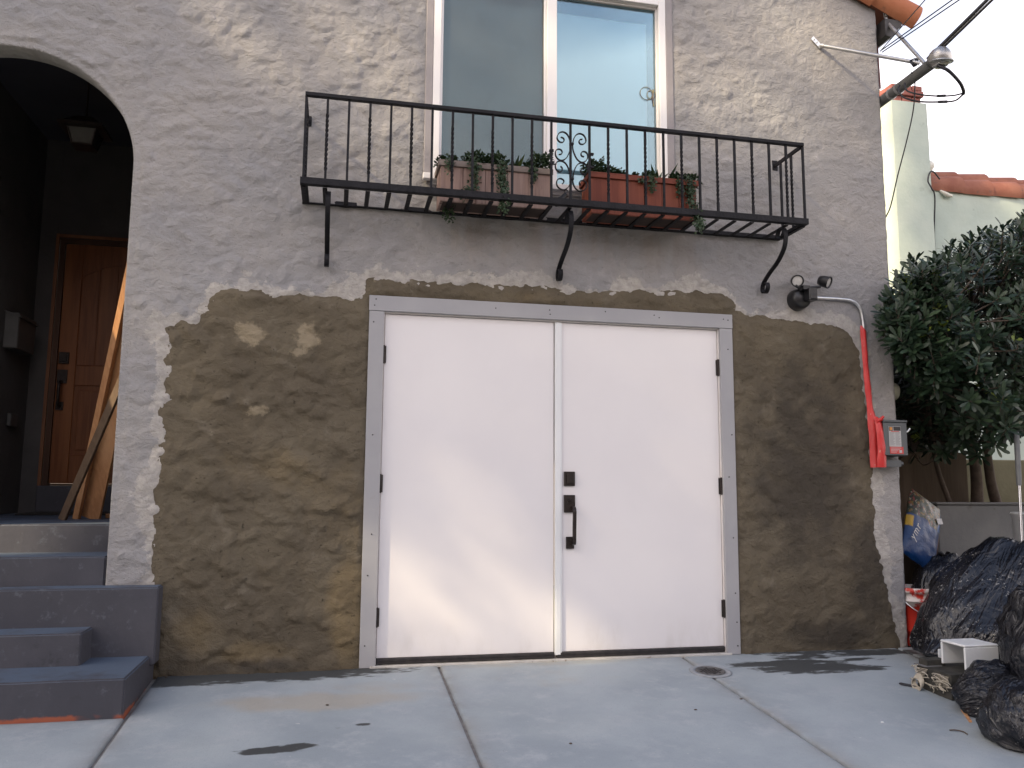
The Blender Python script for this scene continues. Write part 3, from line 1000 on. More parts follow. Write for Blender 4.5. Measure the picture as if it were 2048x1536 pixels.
def barrel(a, b, r0, r1, n=12, th=0.014, a0=0.0, a1=math.pi, upv=(0, 0, 1)):
    """half-round clay tile from a (radius r0) to b (radius r1), open below"""
    a = Vector(a); b = Vector(b)
    d = (b - a).normalized(); side = d.cross(Vector(upv)).normalized(); u = side.cross(d)
    mb = MB(); vs = []; fs = []
    for p, r in ((a, r0), (b, r1)):
        for rr in (r, r - th):
            for k in range(n + 1):
                t = a0 + (a1 - a0) * k / n
                vs.append(p + side * (math.cos(t) * rr) + u * (math.sin(t) * rr))
    N = n + 1
    for k in range(n):
        fs.append((k, k + 1, 2 * N + k + 1, 2 * N + k))
        fs.append((N + k + 1, N + k, 3 * N + k, 3 * N + k + 1))
    fe = []
    for k in range(n):
        fe.append((k + 1, k, N + k, N + k + 1)); fe.append((2 * N + k, 2 * N + k + 1, 3 * N + k + 1, 3 * N + k))
    fe.append((0, 2 * N, 3 * N, N)); fe.append((n, N + n, 3 * N + n, 2 * N + n))
    mb.add(vs, fs, True); mb.add(vs, fe, False)
    return mb


for k in range(8):
    e = Vector((3.855, -0.015, 4.435)) + d * (0.36 * k)
    barrel(e, e + d * 0.44 + Vector((0, 0, .012)), 0.100, 0.084, a0=0.15, a1=math.pi + 1.3).build("rake_tile", M['tile_orange'], house)
for k in range(5):
    e = Vector((3.83, 0.18 + 0.24 * k, 4.47))
    barrel(e, e + d * 0.44, 0.095, 0.08).build("roof_tile", M['tile'], house)
# dark gutter along the side eave with its ogee end
m = MB()
prof = [(3.60, 4.40), (3.60, 4.27), (3.645, 4.262), (3.69, 4.29), (3.705, 4.33), (3.735, 4.352), (3.742, 4.398), (3.728, 4.398), (3.69, 4.36), (3.67, 4.31), (3.645, 4.285), (3.615, 4.29), (3.615, 4.40)]
n = len(prof)
vs = [(x, -0.045, z) for x, z in prof] + [(x, 3.0, z) for x, z in prof]
m.add(vs, [(k, (k + 1) % n, n + (k + 1) % n, n + k) for k in range(n)])
m.add([(x, -0.045, z) for x, z in prof[:8]], [tuple(range(7, -1, -1))])
m.build("gutter", M['gutter'], house)

# ---- porch behind the arch
FLZ = 0.795
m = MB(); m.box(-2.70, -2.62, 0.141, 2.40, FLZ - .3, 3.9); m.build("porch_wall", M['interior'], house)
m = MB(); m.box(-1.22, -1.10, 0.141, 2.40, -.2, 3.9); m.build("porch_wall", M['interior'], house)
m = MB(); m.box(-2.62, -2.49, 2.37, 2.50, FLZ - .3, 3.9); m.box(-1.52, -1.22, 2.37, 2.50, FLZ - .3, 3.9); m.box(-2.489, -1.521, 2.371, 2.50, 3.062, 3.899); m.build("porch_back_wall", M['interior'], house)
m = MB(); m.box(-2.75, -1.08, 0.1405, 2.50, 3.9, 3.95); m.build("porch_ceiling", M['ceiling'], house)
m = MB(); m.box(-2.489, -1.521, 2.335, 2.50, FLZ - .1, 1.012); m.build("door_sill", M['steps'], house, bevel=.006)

# entry door
ed = MB(); ed.box(-2.423, -1.58, 2.405, 2.445, 1.03, 3.018)
door = ed.build("entry_door", M['entry_wood'], house, label="varnished wooden entry door inside the porch")
def rail(x0, x1, z0, z1, y=2.392, name="door_rail"):
    q = MB(); q.box(x0, x1, y, 2.406, z0, z1); return q.build(name, M['entry_wood'], door, bevel=.004)
rail(-2.423, -2.285, 1.03, 3.018, name="door_stile"); rail(-1.718, -1.58, 1.03, 3.018, name="door_stile")
rail(-2.284, -1.719, 1.03, 1.26); rail(-2.284, -1.719, 1.83, 1.995)
q = MB()
N = 14
vs = []
for k in range(N + 1):
    x = -2.284 + (0.565) * k / N
    zb = 2.74 + 0.11 * math.sin(math.pi * k / N)
    vs += [(x, 2.392, zb), (x, 2.392, 3.018), (x, 2.406, zb), (x, 2.406, 3.018)]
fs = []
for k in range(N):
    o = 4 * k
    fs += [(o, o + 4, o + 5, o + 1), (o + 2, o, o + 4 + 0, o + 6) if False else (o, o + 2, o + 6, o + 4), (o + 1, o + 5, o + 7, o + 3)]
q.add(vs, fs)
q.build("door_rail", M['entry_wood'], door)
for k in range(4):
    x = -2.284 + k * 0.1413
    q = MB(); q.box(x + .004, x + .1373, 2.399, 2.406, 1.998, 2.86); q.build("door_panel", M['entry_wood'], door, bevel=.003)
for x0, x1 in ((-2.25, -2.03), (-1.975, -1.755)):
    q = MB(); q.box(x0, x1, 2.397, 2.406, 1.30, 1.79); q.build("door_panel", M['entry_wood'], door, bevel=.006)
q = MB(); q.box(-2.412, -2.336, 2.372, 2.393, 2.005, 2.10); q.box(-2.40, -2.348, 2.364, 2.373, 2.02, 2.085); q.build("deadbolt", M['bronze'], door, bevel=.003)
q = MB(); q.box(-2.414, -2.340, 2.375, 2.393, 1.845, 1.955); q.box(-2.41, -2.355, 2.376, 2.393, 1.625, 1.69)
q.tube(spline([(-2.378, 2.375, 1.86), (-2.378, 2.325, 1.84), (-2.378, 2.315, 1.76), (-2.378, 2.33, 1.67), (-2.378, 2.376, 1.65)], 5), .012, 8)
q.build("door_handle", M['bronze'], door)
q = MB(); q.box(-2.467, -2.426, 2.378, 2.45, 1.012, 3.06); q.box(-1.577, -1.521, 2.378, 2.45, 1.012, 3.06); q.box(-2.4255, -1.5775, 2.379, 2.45, 3.021, 3.0605); q.box(-2.4255, -1.5775, 2.385, 2.46, 1.0125, 1.028)
q.build("door_frame", M['entry_dark'], house)
q = MB(); q.box(-2.492, -2.4675, 2.352, 2.3705, 1.012, 3.09); q.box(-2.467, -1.52, 2.3525, 2.3705, 3.0625, 3.088)
q.build("door_casing", M['entry_casing'], house)

# ---- steps (tread tops follow the photograph)
stp = thing("porch_steps", "grey painted concrete steps climbing into the arched porch", "steps", (-1.9, -0.3, 0))


def block(x0, x1, y0, y1, z0, z1, name="step"):
    q = MB(); q.box(x0, x1, y0, y1, z0, z1)
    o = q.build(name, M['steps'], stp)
    me = o.data
    bm = bmesh.new(); bm.from_mesh(me)
    bmesh.ops.bevel(bm, geom=[e for e in bm.edges if e.calc_face_angle(0) > .5], offset=.008, segments=3, affect='EDGES')
    bmesh.ops.subdivide_edges(bm, edges=[e for e in bm.edges if abs(e.verts[0].co.x - e.verts[1].co.x) > .3], cuts=40)
    for v in bm.verts:
        v.co.z += .0022 * mnoise.noise((v.co.x * 4, v.co.y * 3, v.co.z * 2)) + .0010 * mnoise.noise((v.co.x * 17, v.co.y * 9, v.co.z * 9))
        v.co.y += .0022 * mnoise.noise((v.co.x * 5, 7 + v.co.z * 3, 1)) + .0012 * mnoise.noise((v.co.x * 21, v.co.z * 15, 4))
    bm.to_mesh(me); bm.free()
    try: me.shade_auto_smooth = True
    except Exception: pass
    return o


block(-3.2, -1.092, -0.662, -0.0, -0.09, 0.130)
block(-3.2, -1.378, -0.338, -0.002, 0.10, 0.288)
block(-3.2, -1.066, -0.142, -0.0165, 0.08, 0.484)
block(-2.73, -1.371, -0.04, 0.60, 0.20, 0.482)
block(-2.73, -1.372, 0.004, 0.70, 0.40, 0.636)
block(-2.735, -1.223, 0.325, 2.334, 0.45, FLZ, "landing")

# ---- garage doors
trim = []
q = MB(); q.box(0.0, 0.0895, -0.026, 0.02, 0.0, 2.066); q.build("trim_board", M['trim'], house, bevel=.002)
q = MB(); q.box(2.2605, 2.35, -0.026, 0.02, 0.0, 2.066); q.build("trim_board", M['trim'], house, bevel=.002)
q = MB(); q.box(-0.002, 2.352, -0.0275, 0.02, 2.068, 2.161); q.build("trim_board", M['trim'], house, bevel=.002)
q = MB()
for x, z in [[0.038, 2.138], [0.027, 1.999], [0.04, 1.325], [0.034, 0.516], [0.028, 0.124], [0.768, 2.121], [1.111, 2.127], [1.115, 2.10], [1.477, 2.136], [1.806, 2.13], [1.84, 2.115], [2.288, 2.128], [2.32, 2.123], [2.315, 1.929], [2.327, 1.371], [2.319, 0.716], [2.323, 0.373], [2.328, 0.195], [2.33, 0.051], [0.03, 2.10], [0.05, .75], [2.3, 1.1]]:
    q.lathe([(0.0, -0.002), (0.0038, -0.002), (0.0042, 0.001), (0.0042, 0.004)], (x, -0.0275, z), 8, Matrix.Rotation(R(90), 4, 'X') @ Matrix.Scale(-1, 4, (0, 0, 1)))
q.build("trim_screw", M['bolt'], house, kind="stuff")
q = MB(); q.box(0.0895, 0.0935, -0.006, .06, .012, 2.066); q.box(2.2565, 2.2605, -0.006, .06, .012, 2.066); q.box(0.0935, 2.2565, -0.0062, .06, 2.060, 2.0675)
q.build("door_jamb", M['jamb_white'], house)
q = MB(); q.box(0.06, 2.29, -0.030, 0.09, -0.01, 0.010); q.build("threshold", simple("threshold_metal", (0.50, 0.48, 0.45), (0.42, 0.40, 0.37), 12, 0.5, dirt=((.22, .18, .14), 18, .6)), house, bevel=.003)


def leaf(x0, x1, hx, side):
    q = MB(); q.box(x0, x1, 0.008, 0.05, 0.046, 2.057)
    o = q.build("garage_door_leaf", M['door_white'], house, bevel=.0025)
    q = MB(); q.box(x0 - .002, x1 + .002, -0.004, 0.03, 0.0135, 0.0455); q.box(x0, x1, -0.008, 0.0, 0.030, 0.044)
    q.build("door_sweep", M['sweep'], o, bevel=.002)
    for z0, z1 in ((1.757, 1.860), (0.990, 1.093), (0.224, 0.328)):
        q = MB(); q.tube([(hx, -0.004, z0), (hx, -0.004, z1)], 0.0075, 10)
        for t in (0.2, .4, .6, .8):
            zz = z0 + (z1 - z0) * t
            q.tube([(hx, -0.004, zz - .0012), (hx, -0.004, zz + .0012)], 0.0082, 10)
        q.tube([(hx, -0.004, z0 - .004), (hx, -0.004, z0)], 0.005, 8); q.tube([(hx, -0.004, z1), (hx, -0.004, z1 + .004)], 0.005, 8)
        s = 1 if side > 0 else -1
        q.box(hx - .013, hx + .013, -0.0005, 0.008, z0, z1)
        q.build("hinge", M['bronze'], o)
    return o


left_leaf = leaf(0.0965, 1.1485, 0.0945, 1)
right_leaf = leaf(1.1685, 2.2535, 2.2555, -1)
q = MB(); q.box(1.152, 1.196, -0.006, 0.0075, 0.030, 2.056)
q.box(1.160, 1.188, -0.0085, -0.0058, 0.032, 2.054)
q.build("astragal", simple("astragal_white", (0.70, 0.71, 0.715), (0.74, 0.745, 0.745), 2, .45), right_leaf, bevel=.002)
q = MB(); q.box(1.211, 1.281, -0.006, 0.008, 1.035, 1.123); q.box(1.228, 1.272, -0.018, -0.006, 1.049, 1.111); q.build("deadbolt", M['bronze'], right_leaf, bevel=.003)
q = MB(); q.box(1.211, 1.281, -0.006, 0.008, 0.874, 0.980); q.box(1.228, 1.262, -.0125, -.006, 0.925, 0.955); q.box(1.235, 1.256, -.030, -.012, 0.945, 0.952)
q.build("handle_plate", M['bronze'], right_leaf, bevel=.002)
q = MB(); q.box(1.224, 1.274, -0.006, 0.008, 0.655, 0.727); q.build("handle_plate", M['bronze'], right_leaf, bevel=.002)
q = MB(); q.ribbon(spline([(1.262, -.004, .905), (1.262, -.038, .902), (1.262, -.056, .885), (1.262, -.056, .85), (1.262, -.052, .79), (1.262, -.050, .73), (1.262, -.042, .69), (1.262, -.004, .684)], 5), (1, 0, 0), .021, .014, None)
q.build("pull_handle", M['bronze'], right_leaf)

# ---- window
win = empty("window", (1.14, 0.03, 2.888)); win.parent = house; win.matrix_parent_inverse = Matrix.Translation(house.location).inverted()


def wpart(name, mb, mat, bevel=0.0, label=None):
    me_o = mb.build(name, mat, None, bevel=bevel, label=label)
    me_o.parent = win
    me_o.matrix_parent_inverse = Matrix.Translation(win.location).inverted()
    return me_o


q = MB(); q.box(WX0, .402, -0.012, 0.07, WZ0, WZ1); q.box(1.876, WX1, -0.012, 0.07, WZ0, WZ1); q.box(.402, 1.876, -0.0115, 0.07, 4.284, WZ1); q.box(.402, 1.876, -0.0115, 0.07, WZ0, 2.935)
wpart("window_frame", q, M['vinyl'], .003)
q = MB(); q.box(1.098, 1.166, -0.004, 0.062, 2.936, 4.283); wpart("mullion", q, M['vinyl'], .003)
q = MB(); q.box(.4025, .418, 0.012, 0.06, 2.936, 4.283); q.box(1.082, 1.0975, .012, .06, 2.936, 4.283); q.box(.418, 1.082, .0125, .06, 2.936, 2.965); q.box(.418, 1.082, .0125, .06, 4.262, 4.283)
wpart("sash", q, M['vinyl'], .002)
q = MB(); q.box(1.1665, 1.172, 0.022, 0.06, 2.936, 4.283); q.box(1.868, 1.8755, .022, .06, 2.936, 4.283); q.box(1.172, 1.868, .0225, .06, 2.936, 2.962); q.box(1.172, 1.868, .0225, .06, 4.272, 4.283)
wpart("sash", q, M['vinyl'], .002)
q = MB(); q.box(.418, 1.082, .040, .044, 2.965, 4.262); wpart("pane", q, M['glass'])
q = MB(); q.box(1.172, 1.868, .040, .044, 2.962, 4.272); wpart("pane", q, M['glass'])
q = MB(); q.add([(.410, .018, 2.95), (1.088, .018, 2.95), (1.088, .018, 4.27), (.410, .018, 4.27)], [(0, 1, 2, 3)]); wpart("insect_screen", q, M['screen'])


def shade(x0, x1, z0, z1, y):
    nx, nz = 40, 30
    vs = []; fs = []
    for i in range(nx + 1):
        for j in range(nz + 1):
            x = x0 + (x1 - x0) * i / nx; z = z0 + (z1 - z0) * j / nz
            vs.append((x, y + .004 * mnoise.noise((x * 4, z * 1.5, 3)), z))
    for i in range(nx):
        for j in range(nz):
            a = i * (nz + 1) + j
            fs.append((a, a + nz + 1, a + nz + 2, a + 1))
    q = MB(); q.add(vs, fs, True); q.box(x0, x1, y - .005, y + .008, z0 - .02, z0 - .001); return q


wpart("roller_shade", shade(.40, 1.10, 2.93, 4.33, .125), M['shade'])
wpart("roller_shade", shade(1.155, 1.838, 2.985, 4.215, .125), M['shade'])
q = MB(); q.box(.30, 1.98, -.055, -.0125, 2.905, 2.945); q.box(.355, 1.925, -0.0123, -.002, 2.890, 2.940); wpart("sill", q, M['vinyl'], .004)
q = MB(); q.box(.306, .3535, -.0135, .02, 2.948, 4.345); q.box(1.9265, 1.975, -.0135, .02, 2.948, 4.345); q.box(.306, 1.975, -.013, .02, 4.3455, 4.40); wpart("surround", q, M['smooth_stucco'], .004)
# room behind
q = MB(); q.box(.2, 2.1, .95, 1.0, 2.6, 4.4); q.box(.15, .2, .075, 1.0, 2.6, 4.4); q.box(2.1, 2.15, .075, 1.0, 2.6, 4.4); q.box(.15, 2.15, .075, 1.0, 4.4, 4.45); q.box(.15, 2.15, .075, 1.0, 2.55, 2.6)
wpart("room_wall", q, M['ceiling'])
# small hanging ornament stuck on the glass
q = MB()
for r_, cx_, cz_ in ((.030, 1.835, 3.66), (.045, 1.80, 3.665)):
    q.tube([(cx_ + r_ * math.cos(t * .3142), .036, cz_ + r_ * math.sin(t * .3142)) for t in range(21)], .0022, 6)
q.tube([(1.85, .035, 3.70), (1.846, .035, 3.63), (1.852, .035, 3.58)], .004, 6)
wpart("window_ornament", q, simple("ornament", (0.10, 0.08, 0.09), (0.28, 0.25, 0.10), 30, .4))

# ================================================================== BALCONY
bal = thing("iron_balcony", "shallow black wrought iron window balcony with scroll centre under the window", "balcony", (1.16, -0.17, 2.69))
BX0, BX1, BD, BT, BB = -0.397, 2.706, 0.349, 3.237, 2.695
q = MB(); q.box(BX0 - .006, BX1 + .006, -BD - .016, -BD + .016, BT - .022, BT); q.build("top_rail", M['iron'], bal, bevel=.002)
for x in (BX0, BX1):
    q = MB(); q.box(x - .006, x + .006, -BD + .0165, -0.004, BT - .030, BT - .004); q.box(x - .02, x + .02, -.016, -.004, BT - .05, BT + .02); q.build("side_rail", M['iron'], bal, bevel=.0015)
q = MB(); q.box(BX0 - .016, BX1 + .016, -BD - .0195, -BD - .0135, BB, BB + .038); q.box(BX0 - .016, BX1 + .016, -BD - .0135, -BD + .022, BB, BB + .006); q.build("bottom_rail", M['iron'], bal, bevel=.001)
q = MB(); q.box(BX0 - .016, BX1 + .016, -.012, -.005, BB, BB + .036); q.box(BX0 - .016, BX1 + .016, -.045, -.012, BB, BB + .006); q.build("back_rail", M['iron'], bal, bevel=.001)
for x, s in ((BX0, -1), (BX1, 1)):
    q = MB(); q.box(x + s * .010 - .003, x + s * .010 + .003, -BD + .0225, -.0455, BB + .0005, BB + .036); q.box(min(x + s * .0065, x - s * .026), max(x + s * .0065, x - s * .026), -BD + .0225, -.0455, BB + .0005, BB + .0062); q.build("end_rail", M['iron'], bal)
PITCH = (2.708 + .397) / 26


def straight(x, y):
    q = MB(); q.box(x - .0065, x + .0065, y - .0065, y + .0065, BB + .0062, BT - .0222)
    q.box(x - .0085, x + .0085, y - .0085, y + .0085, BB + .0062, BB + .014)
    return q.build("baluster", M['iron'], bal)


def twisted(x, y):
    q = MB(); z0, z1 = BB + .0062, BT - .0222
    N = 56; vs = []; fs = []
    for i in range(N + 1):
        t = i / N; z = z0 + (z1 - z0) * t
        k = min(max((t - .16) / .66, 0), 1)
        a = k * 2 * math.pi * 3.0
        for j in range(4):
            b = a + math.pi / 4 + j * math.pi / 2
            vs.append((x + .0095 * math.cos(b), y + .0095 * math.sin(b), z))
    for i in range(N):
        for j in range(4):
            j2 = (j + 1) % 4
            fs.append((i * 4 + j, i * 4 + j2, (i + 1) * 4 + j2, (i + 1) * 4 + j))
    q.add(vs, fs)
    q.box(x - .0085, x + .0085, y - .0085, y + .0085, z0, z0 + .008)
    return q.build("baluster", M['iron'], bal)


b_s = straight(0, 0); b_t = twisted(0, 0)
xs_s = []; xs_t = []
for k in range(27):
    x = -0.397 + PITCH * k
    tw = (k % 2 == 1 and k not in (13,)) if k < 13 else (k % 2 == 1 and k > 14)
    if k in (12, 13, 14): tw = False
    (xs_t if tw else xs_s).append((x, -BD))
for x in (BX0, BX1):
    xs_s.append((x, -.085)); xs_t.append((x, -.215))
b_s.location = (xs_s[0][0], xs_s[0][1], 0); b_t.location = (xs_t[0][0], xs_t[0][1], 0)
for x, y in xs_s[1:]:
    dup(b_s, (x - xs_s[0][0], y - xs_s[0][1], 0))
for x, y in xs_t[1:]:
    dup(b_t, (x - xs_t[0][0], y - xs_t[0][1], 0))
for k in range(27):
    x = -0.397 + PITCH * k
    if k == 0:
        q = MB(); q.box(x - .013, x + .013, -BD + .022, -.045, BB - .0065, BB - .0005); sl = q.build("floor_slat", M['iron'], bal)
    else: dup(sl, (PITCH * k, 0, 0))
UL = [(520, 295), (560, 310), (580, 345), (560, 380), (510, 380), (465, 340), (455, 290), (490, 225), (555, 205), (620, 235), (665, 300), (685, 370), (690, 415), (688, 500), (660, 580), (620, 650), (560, 690), (500, 685), (450, 645), (425, 590), (430, 530), (470, 500), (520, 510), (545, 550), (530, 585), (490, 590)]
LL = [(515, 790), (545, 825), (540, 870), (500, 890), (450, 860), (425, 800), (435, 740), (480, 705), (540, 705), (600, 740), (650, 820), (680, 920), (690, 1010), (685, 1080), (650, 1150), (590, 1190), (530, 1185), (470, 1140), (445, 1080), (460, 1020), (510, 1000), (560, 1020), (575, 1060), (545, 1090)]
for P in (UL, LL):
    for s in (1, -1):
        pts = [(1.162 + s * (cx - 711) * .000353, -BD, 3.083 - (cy + .11 * (711 - cx) - 415) * .000368) for cx, cy in P]
        q = MB(); q.ribbon(spline(pts, 3), (0, 1, 0), .013, .0052, None); q.build("scroll", M['iron'], bal)
for x, z in ((1.162, 3.083), (1.162, 2.863), (1.0365, 3.030), (1.0365, 2.948), (1.2875, 3.030), (1.2875, 2.948)):
    q = MB(); q.box(x - .0125, x + .0125, -BD - .0105, -BD + .0105, z - .007, z + .007); q.build("collar", M['iron'], bal, bevel=.002)
for x in (-0.258, 1.166, 2.579):
    pts = [(x, -.243, 2.625), (x, -.232, 2.650), (x, -.25, 2.678), (x, -.285, 2.685), (x, -.318, 2.665), (x, -.330, 2.615), (x, -.305, 2.545), (x, -.225, 2.480), (x, -.115, 2.430), (x, -.042, 2.385), (x, -.022, 2.345), (x, -.040, 2.318), (x, -.072, 2.318), (x, -.092, 2.345), (x, -.085, 2.372), (x, -.068, 2.378)]
    q = MB(); q.ribbon(spline(pts, 5), (1, 0, 0), .028, .0085, None); q.lathe([(0, .004), (.006, .004), (.007, 0)], (x, -.030, 2.352), 8, Matrix.Rotation(R(90), 4, 'X')); q.build("scroll_bracket", M['iron'], bal)


# ---- planter boxes on the balcony floor
def planter(name, label, x0, x1, y0, y1, z0, z1, ms, mr, nb):
    t = thing(name, label, "planter box", ((x0 + x1) / 2, (y0 + y1) / 2, z0), "planter boxes on the balcony")
    w = (x1 - x0) / nb
    for k in range(nb):
        j = random.uniform(-.0012, .0012)
        q = MB(); q.box(x0 + w * k + .0012, x0 + w * (k + 1) - .0012, y0 + j, y0 + .018 + j, z0, z1 - .036)
        q.build("board", ms, t, bevel=.0015)
        q = MB(); q.box(x0 + w * k + .0012, x0 + w * (k + 1) - .0012, y1 - .018, y1, z0, z1 - .036); q.build("board", ms, t, bevel=.0015)
    for x in (x0, x1 - .018):
        wd = (y1 - y0 - .04) / 2
        for k in range(2):
            q = MB(); q.box(x + .0005, x + .0175, y0 + .02 + wd * k, y0 + .02 + wd * (k + 1) - .002, z0, z1 - .036); q.build("board", ms, t, bevel=.0015)
    q = MB(); q.box(x0 + .018, x1 - .018, y0 + .019, y1 - .019, z0 + .001, z0 + .016); q.build("bottom_board", M['damp_board'], t)
    for a in ((x0 - .013, x1 + .013, y0 - .014, y0 + .014), (x0 - .013, x1 + .013, y1 - .014, y1 + .014)):
        q = MB(); q.box(*a, z1 - .0355, z1); q.build("rim_board", mr, t, bevel=.002)
    for x in (x0, x1):
        q = MB(); q.box(x - .0125, x + .0125, y0 + .0145, y1 - .0145, z1 - .035, z1 - .0005); q.build("rim_board", mr, t, bevel=.002)
    q = MB(); q.box(x0 + .019, x1 - .019, y0 + .019, y1 - .019, z1 - .07, z1 - .045); q.build("soil", M['soil'], t)
    return t


planter("planter_box", "weathered grey wooden planter box on the left of the balcony floor", .383, 1.055, -.262, -.070, BB + .001, 2.945, M['planter_grey'], M['planter_rim'], 5)
planter("planter_box", "red stained wooden planter box on the right of the balcony floor", 1.310, 2.005, -.262, -.070, BB + .001, 2.955, M['planter_red'], M['planter_red_rim'], 6)


# ---- foliage builders
class Leaves:
    def __init__(s):
        s.V = []; s.F = []; s.lv = []; s.yg = []

    def leaf(s, p, d, up_, L, wd, bend=0.25, lv=0.5, yg=0.0, seg=3, shape=None):
        d = d.normalized(); side = d.cross(up_)
        if side.length < 1e-4: side = d.orthogonal()
        side.normalize(); nrm = side.cross(d)
        shape = shape or ((0, .25), (.45, .85), (.75, 1.0), (1.0, .12))
        b = len(s.V)
        for t, w in shape:
            c = p + d * (L * t) - nrm * (bend * L * t * t)
            s.V.append(c - side * (wd * w / 2)); s.V.append(c + side * (wd * w / 2))
        n = len(shape)
        for k in range(n - 1):
            s.F.append((b + 2 * k, b + 2 * k + 1, b + 2 * k + 3, b + 2 * k + 2))
        s.lv += [lv] * (2 * n); s.yg += [yg] * (2 * n)

    def build(s, name, mat, parent=None, kind=None):
        me = bpy.data.meshes.new(name)
        me.from_pydata([tuple(v) for v in s.V], [], s.F)
        for nm, a in (("lv", s.lv), ("young", s.yg)):
            at = me.attributes.new(nm, 'FLOAT', 'POINT'); at.data.foreach_set("value", np.array(a, np.float32))
        me.materials.append(mat); me.update()
        o = link(name, me, parent)
        if kind: o["kind"] = kind
        return o


def rv():
    while True:
        v = Vector((random.uniform(-1, 1), random.uniform(-1, 1), random.uniform(-1, 1)))
        if .05 < v.length < 1: return v.normalized()


OVAL = ((0, .25), (.35, .95), (.7, .9), (1.0, .1))


def trailing(label, spots, drops, seed, yg=0.0):
    """small-leaved plant: mounds (x,y,z,r,n) and hanging strands"""
    random.seed(seed)
    c = spots[0]
    t = thing("trailing_plant", label, "plant", (c[0], c[1], c[2]))
    Lf = Leaves(); st = MB()
    for x, y, z, r, n in spots:
        o = Vector((x, y, z))
        for _ in range(int(n * 2.6)):
            v = rv(); v.z = abs(v.z) * 1.0 - .15
            p = o + Vector((v.x, v.y * .7, v.z)) * r * random.uniform(.35, 1.25)
            Lf.leaf(p, (v + rv() * .9), Vector((0, 0, 1)) + rv() * .5, random.uniform(.015, .027), random.uniform(.012, .019), .2, random.random(), yg, shape=OVAL)
        for _ in range(max(2, n // 40)):
            v = rv(); v.z = abs(v.z)
            st.tube([o + Vector((0, 0, -.02)), o + Vector((v.x, v.y * .7, v.z)) * r * .8], .0012, 4)
    for pts, n, rad in drops:
        sp = spline(pts, 8)
        st.tube(sp, .0016, 4)
        for _ in range(int(n * 1.7)):
            k = random.random() * (len(sp) - 1); i = int(k)
            p = sp[i].lerp(sp[min(i + 1, len(sp) - 1)], k - i) + rv() * rad * random.uniform(.2, 1)
            Lf.leaf(p, rv() + Vector((0, -.3, -.5)), Vector((0, -1, .4)) + rv() * .6, random.uniform(.012, .02), random.uniform(.010, .015), .2, random.random(), yg, shape=OVAL)
    st.build("stem", M['bark'], t, kind="stuff")
    Lf.build("foliage", M['leaf_small'], t, kind="stuff")
    return t


def spiky(label, x, y, z, n, L, seed, spread=.7, w=.024, bush=0.0):
    random.seed(seed)
    t = thing("spiky_plant", label, "plant", (x, y, z))
    Lf = Leaves()
    for k in range(n):
        a = 2.4 * k + random.uniform(-.3, .3)
        d = Vector((math.cos(a) * spread, math.sin(a) * spread * .6, 1 - .4 * random.random()))
        Lf.leaf(Vector((x, y, z)), d, Vector((0, 0, 1)) + rv() * .2, L * random.uniform(.6, 1.05), w, random.uniform(.0, .35), random.random(), 0.18 if k % 5 == 0 else 0, shape=((0, .8), (.3, 1.0), (.65, .7), (1.0, .04)))
    Lf.build("foliage", M['leaf_spike'], t)
    return t


RZ = 2.945
trailing("bushy trailing plant spilling over the left end of the grey planter", [(.43, -.2, RZ, .06, 130), (.60, -.22, RZ + .01, .075, 200), (.72, -.22, RZ + .01, .075, 200)],
         [([(.58, -.24, 2.95), (.585, -.285, 2.92), (.58, -.29, 2.80), (.52, -.30, 2.73)], 260, .045), ([(.74, -.24, 2.95), (.75, -.29, 2.92), (.745, -.30, 2.82), (.755, -.34, 2.72), (.745, -.33, 2.64)], 330, .042), ([(.47, -.25, 2.77), (.455, -.16, 2.70), (.45, -.15, 2.63)], 90, .045), ([(.44, -.25, 2.94), (.435, -.285, 2.93), (.43, -.285, 2.88)], 50, .03)], 4)
trailing("short trailing plant hanging over the right half of the grey planter", [(.945, -.2, RZ, .055, 120)], [([(.94, -.24, 2.95), (.945, -.285, 2.93), (.945, -.29, 2.85)], 90, .028)], 6)
spiky("spiky succulent with broad pointed leaves in the grey planter", .845, -.18, RZ - .03, 13, .15, 9, .85, .034)
spiky("tuft of narrow blade leaves at the right end of the grey planter", 1.0, -.17, RZ - .03, 26, .16, 12, .75, .010)
trailing("fine upright sprig plant at the right end of the grey planter", [(1.0, -.2, RZ + .05, .075, 110)], [([(1.02, -.2, RZ), (1.04, -.22, RZ + .08), (1.065, -.24, RZ + .13)], 40, .02)], 15)
RZ2 = 2.955
trailing("rounded green plant at the left end of the red planter", [(1.355, -.2, RZ2 + .02, .075, 190), (1.46, -.2, RZ2 + .005, .06, 110), (1.52, -.19, RZ2 + .02, .045, 50)], [([(1.40, -.2, RZ2 + .05), (1.405, -.2, RZ2 + .13)], 30, .018)], 21)
trailing("drooping plant over the middle of the red planter", [(1.70, -.22, RZ2, .05, 90), (1.62, -.2, RZ2, .035, 50)], [([(1.70, -.25, RZ2), (1.70, -.29, RZ2 - .03), (1.695, -.29, RZ2 - .10)], 90, .026), ([(1.64, -.25, RZ2), (1.64, -.285, RZ2 - .04)], 35, .022)], 23)
spiky("spiky succulent in the middle of the red planter", 1.77, -.18, RZ2 - .02, 10, .14, 25, .8, .032)
spiky("dark flax tuft leaning out of the red planter", 1.84, -.16, RZ2 - .03, 6, .18, 26, .9, .03)
trailing("long trailing vine hanging from the right end of the red planter", [(1.90, -.22, RZ2, .055, 120), (1.99, -.21, RZ2, .06, 130)],
         [([(1.95, -.24, RZ2), (1.955, -.285, RZ2 - .03), (1.95, -.295, 2.84), (1.965, -.33, 2.74), (1.975, -.36, 2.655), (1.975, -.36, 2.61)], 420, .042), ([(1.88, -.25, RZ2), (1.885, -.287, RZ2 - .03), (1.885, -.29, 2.85)], 70, .026)], 28)
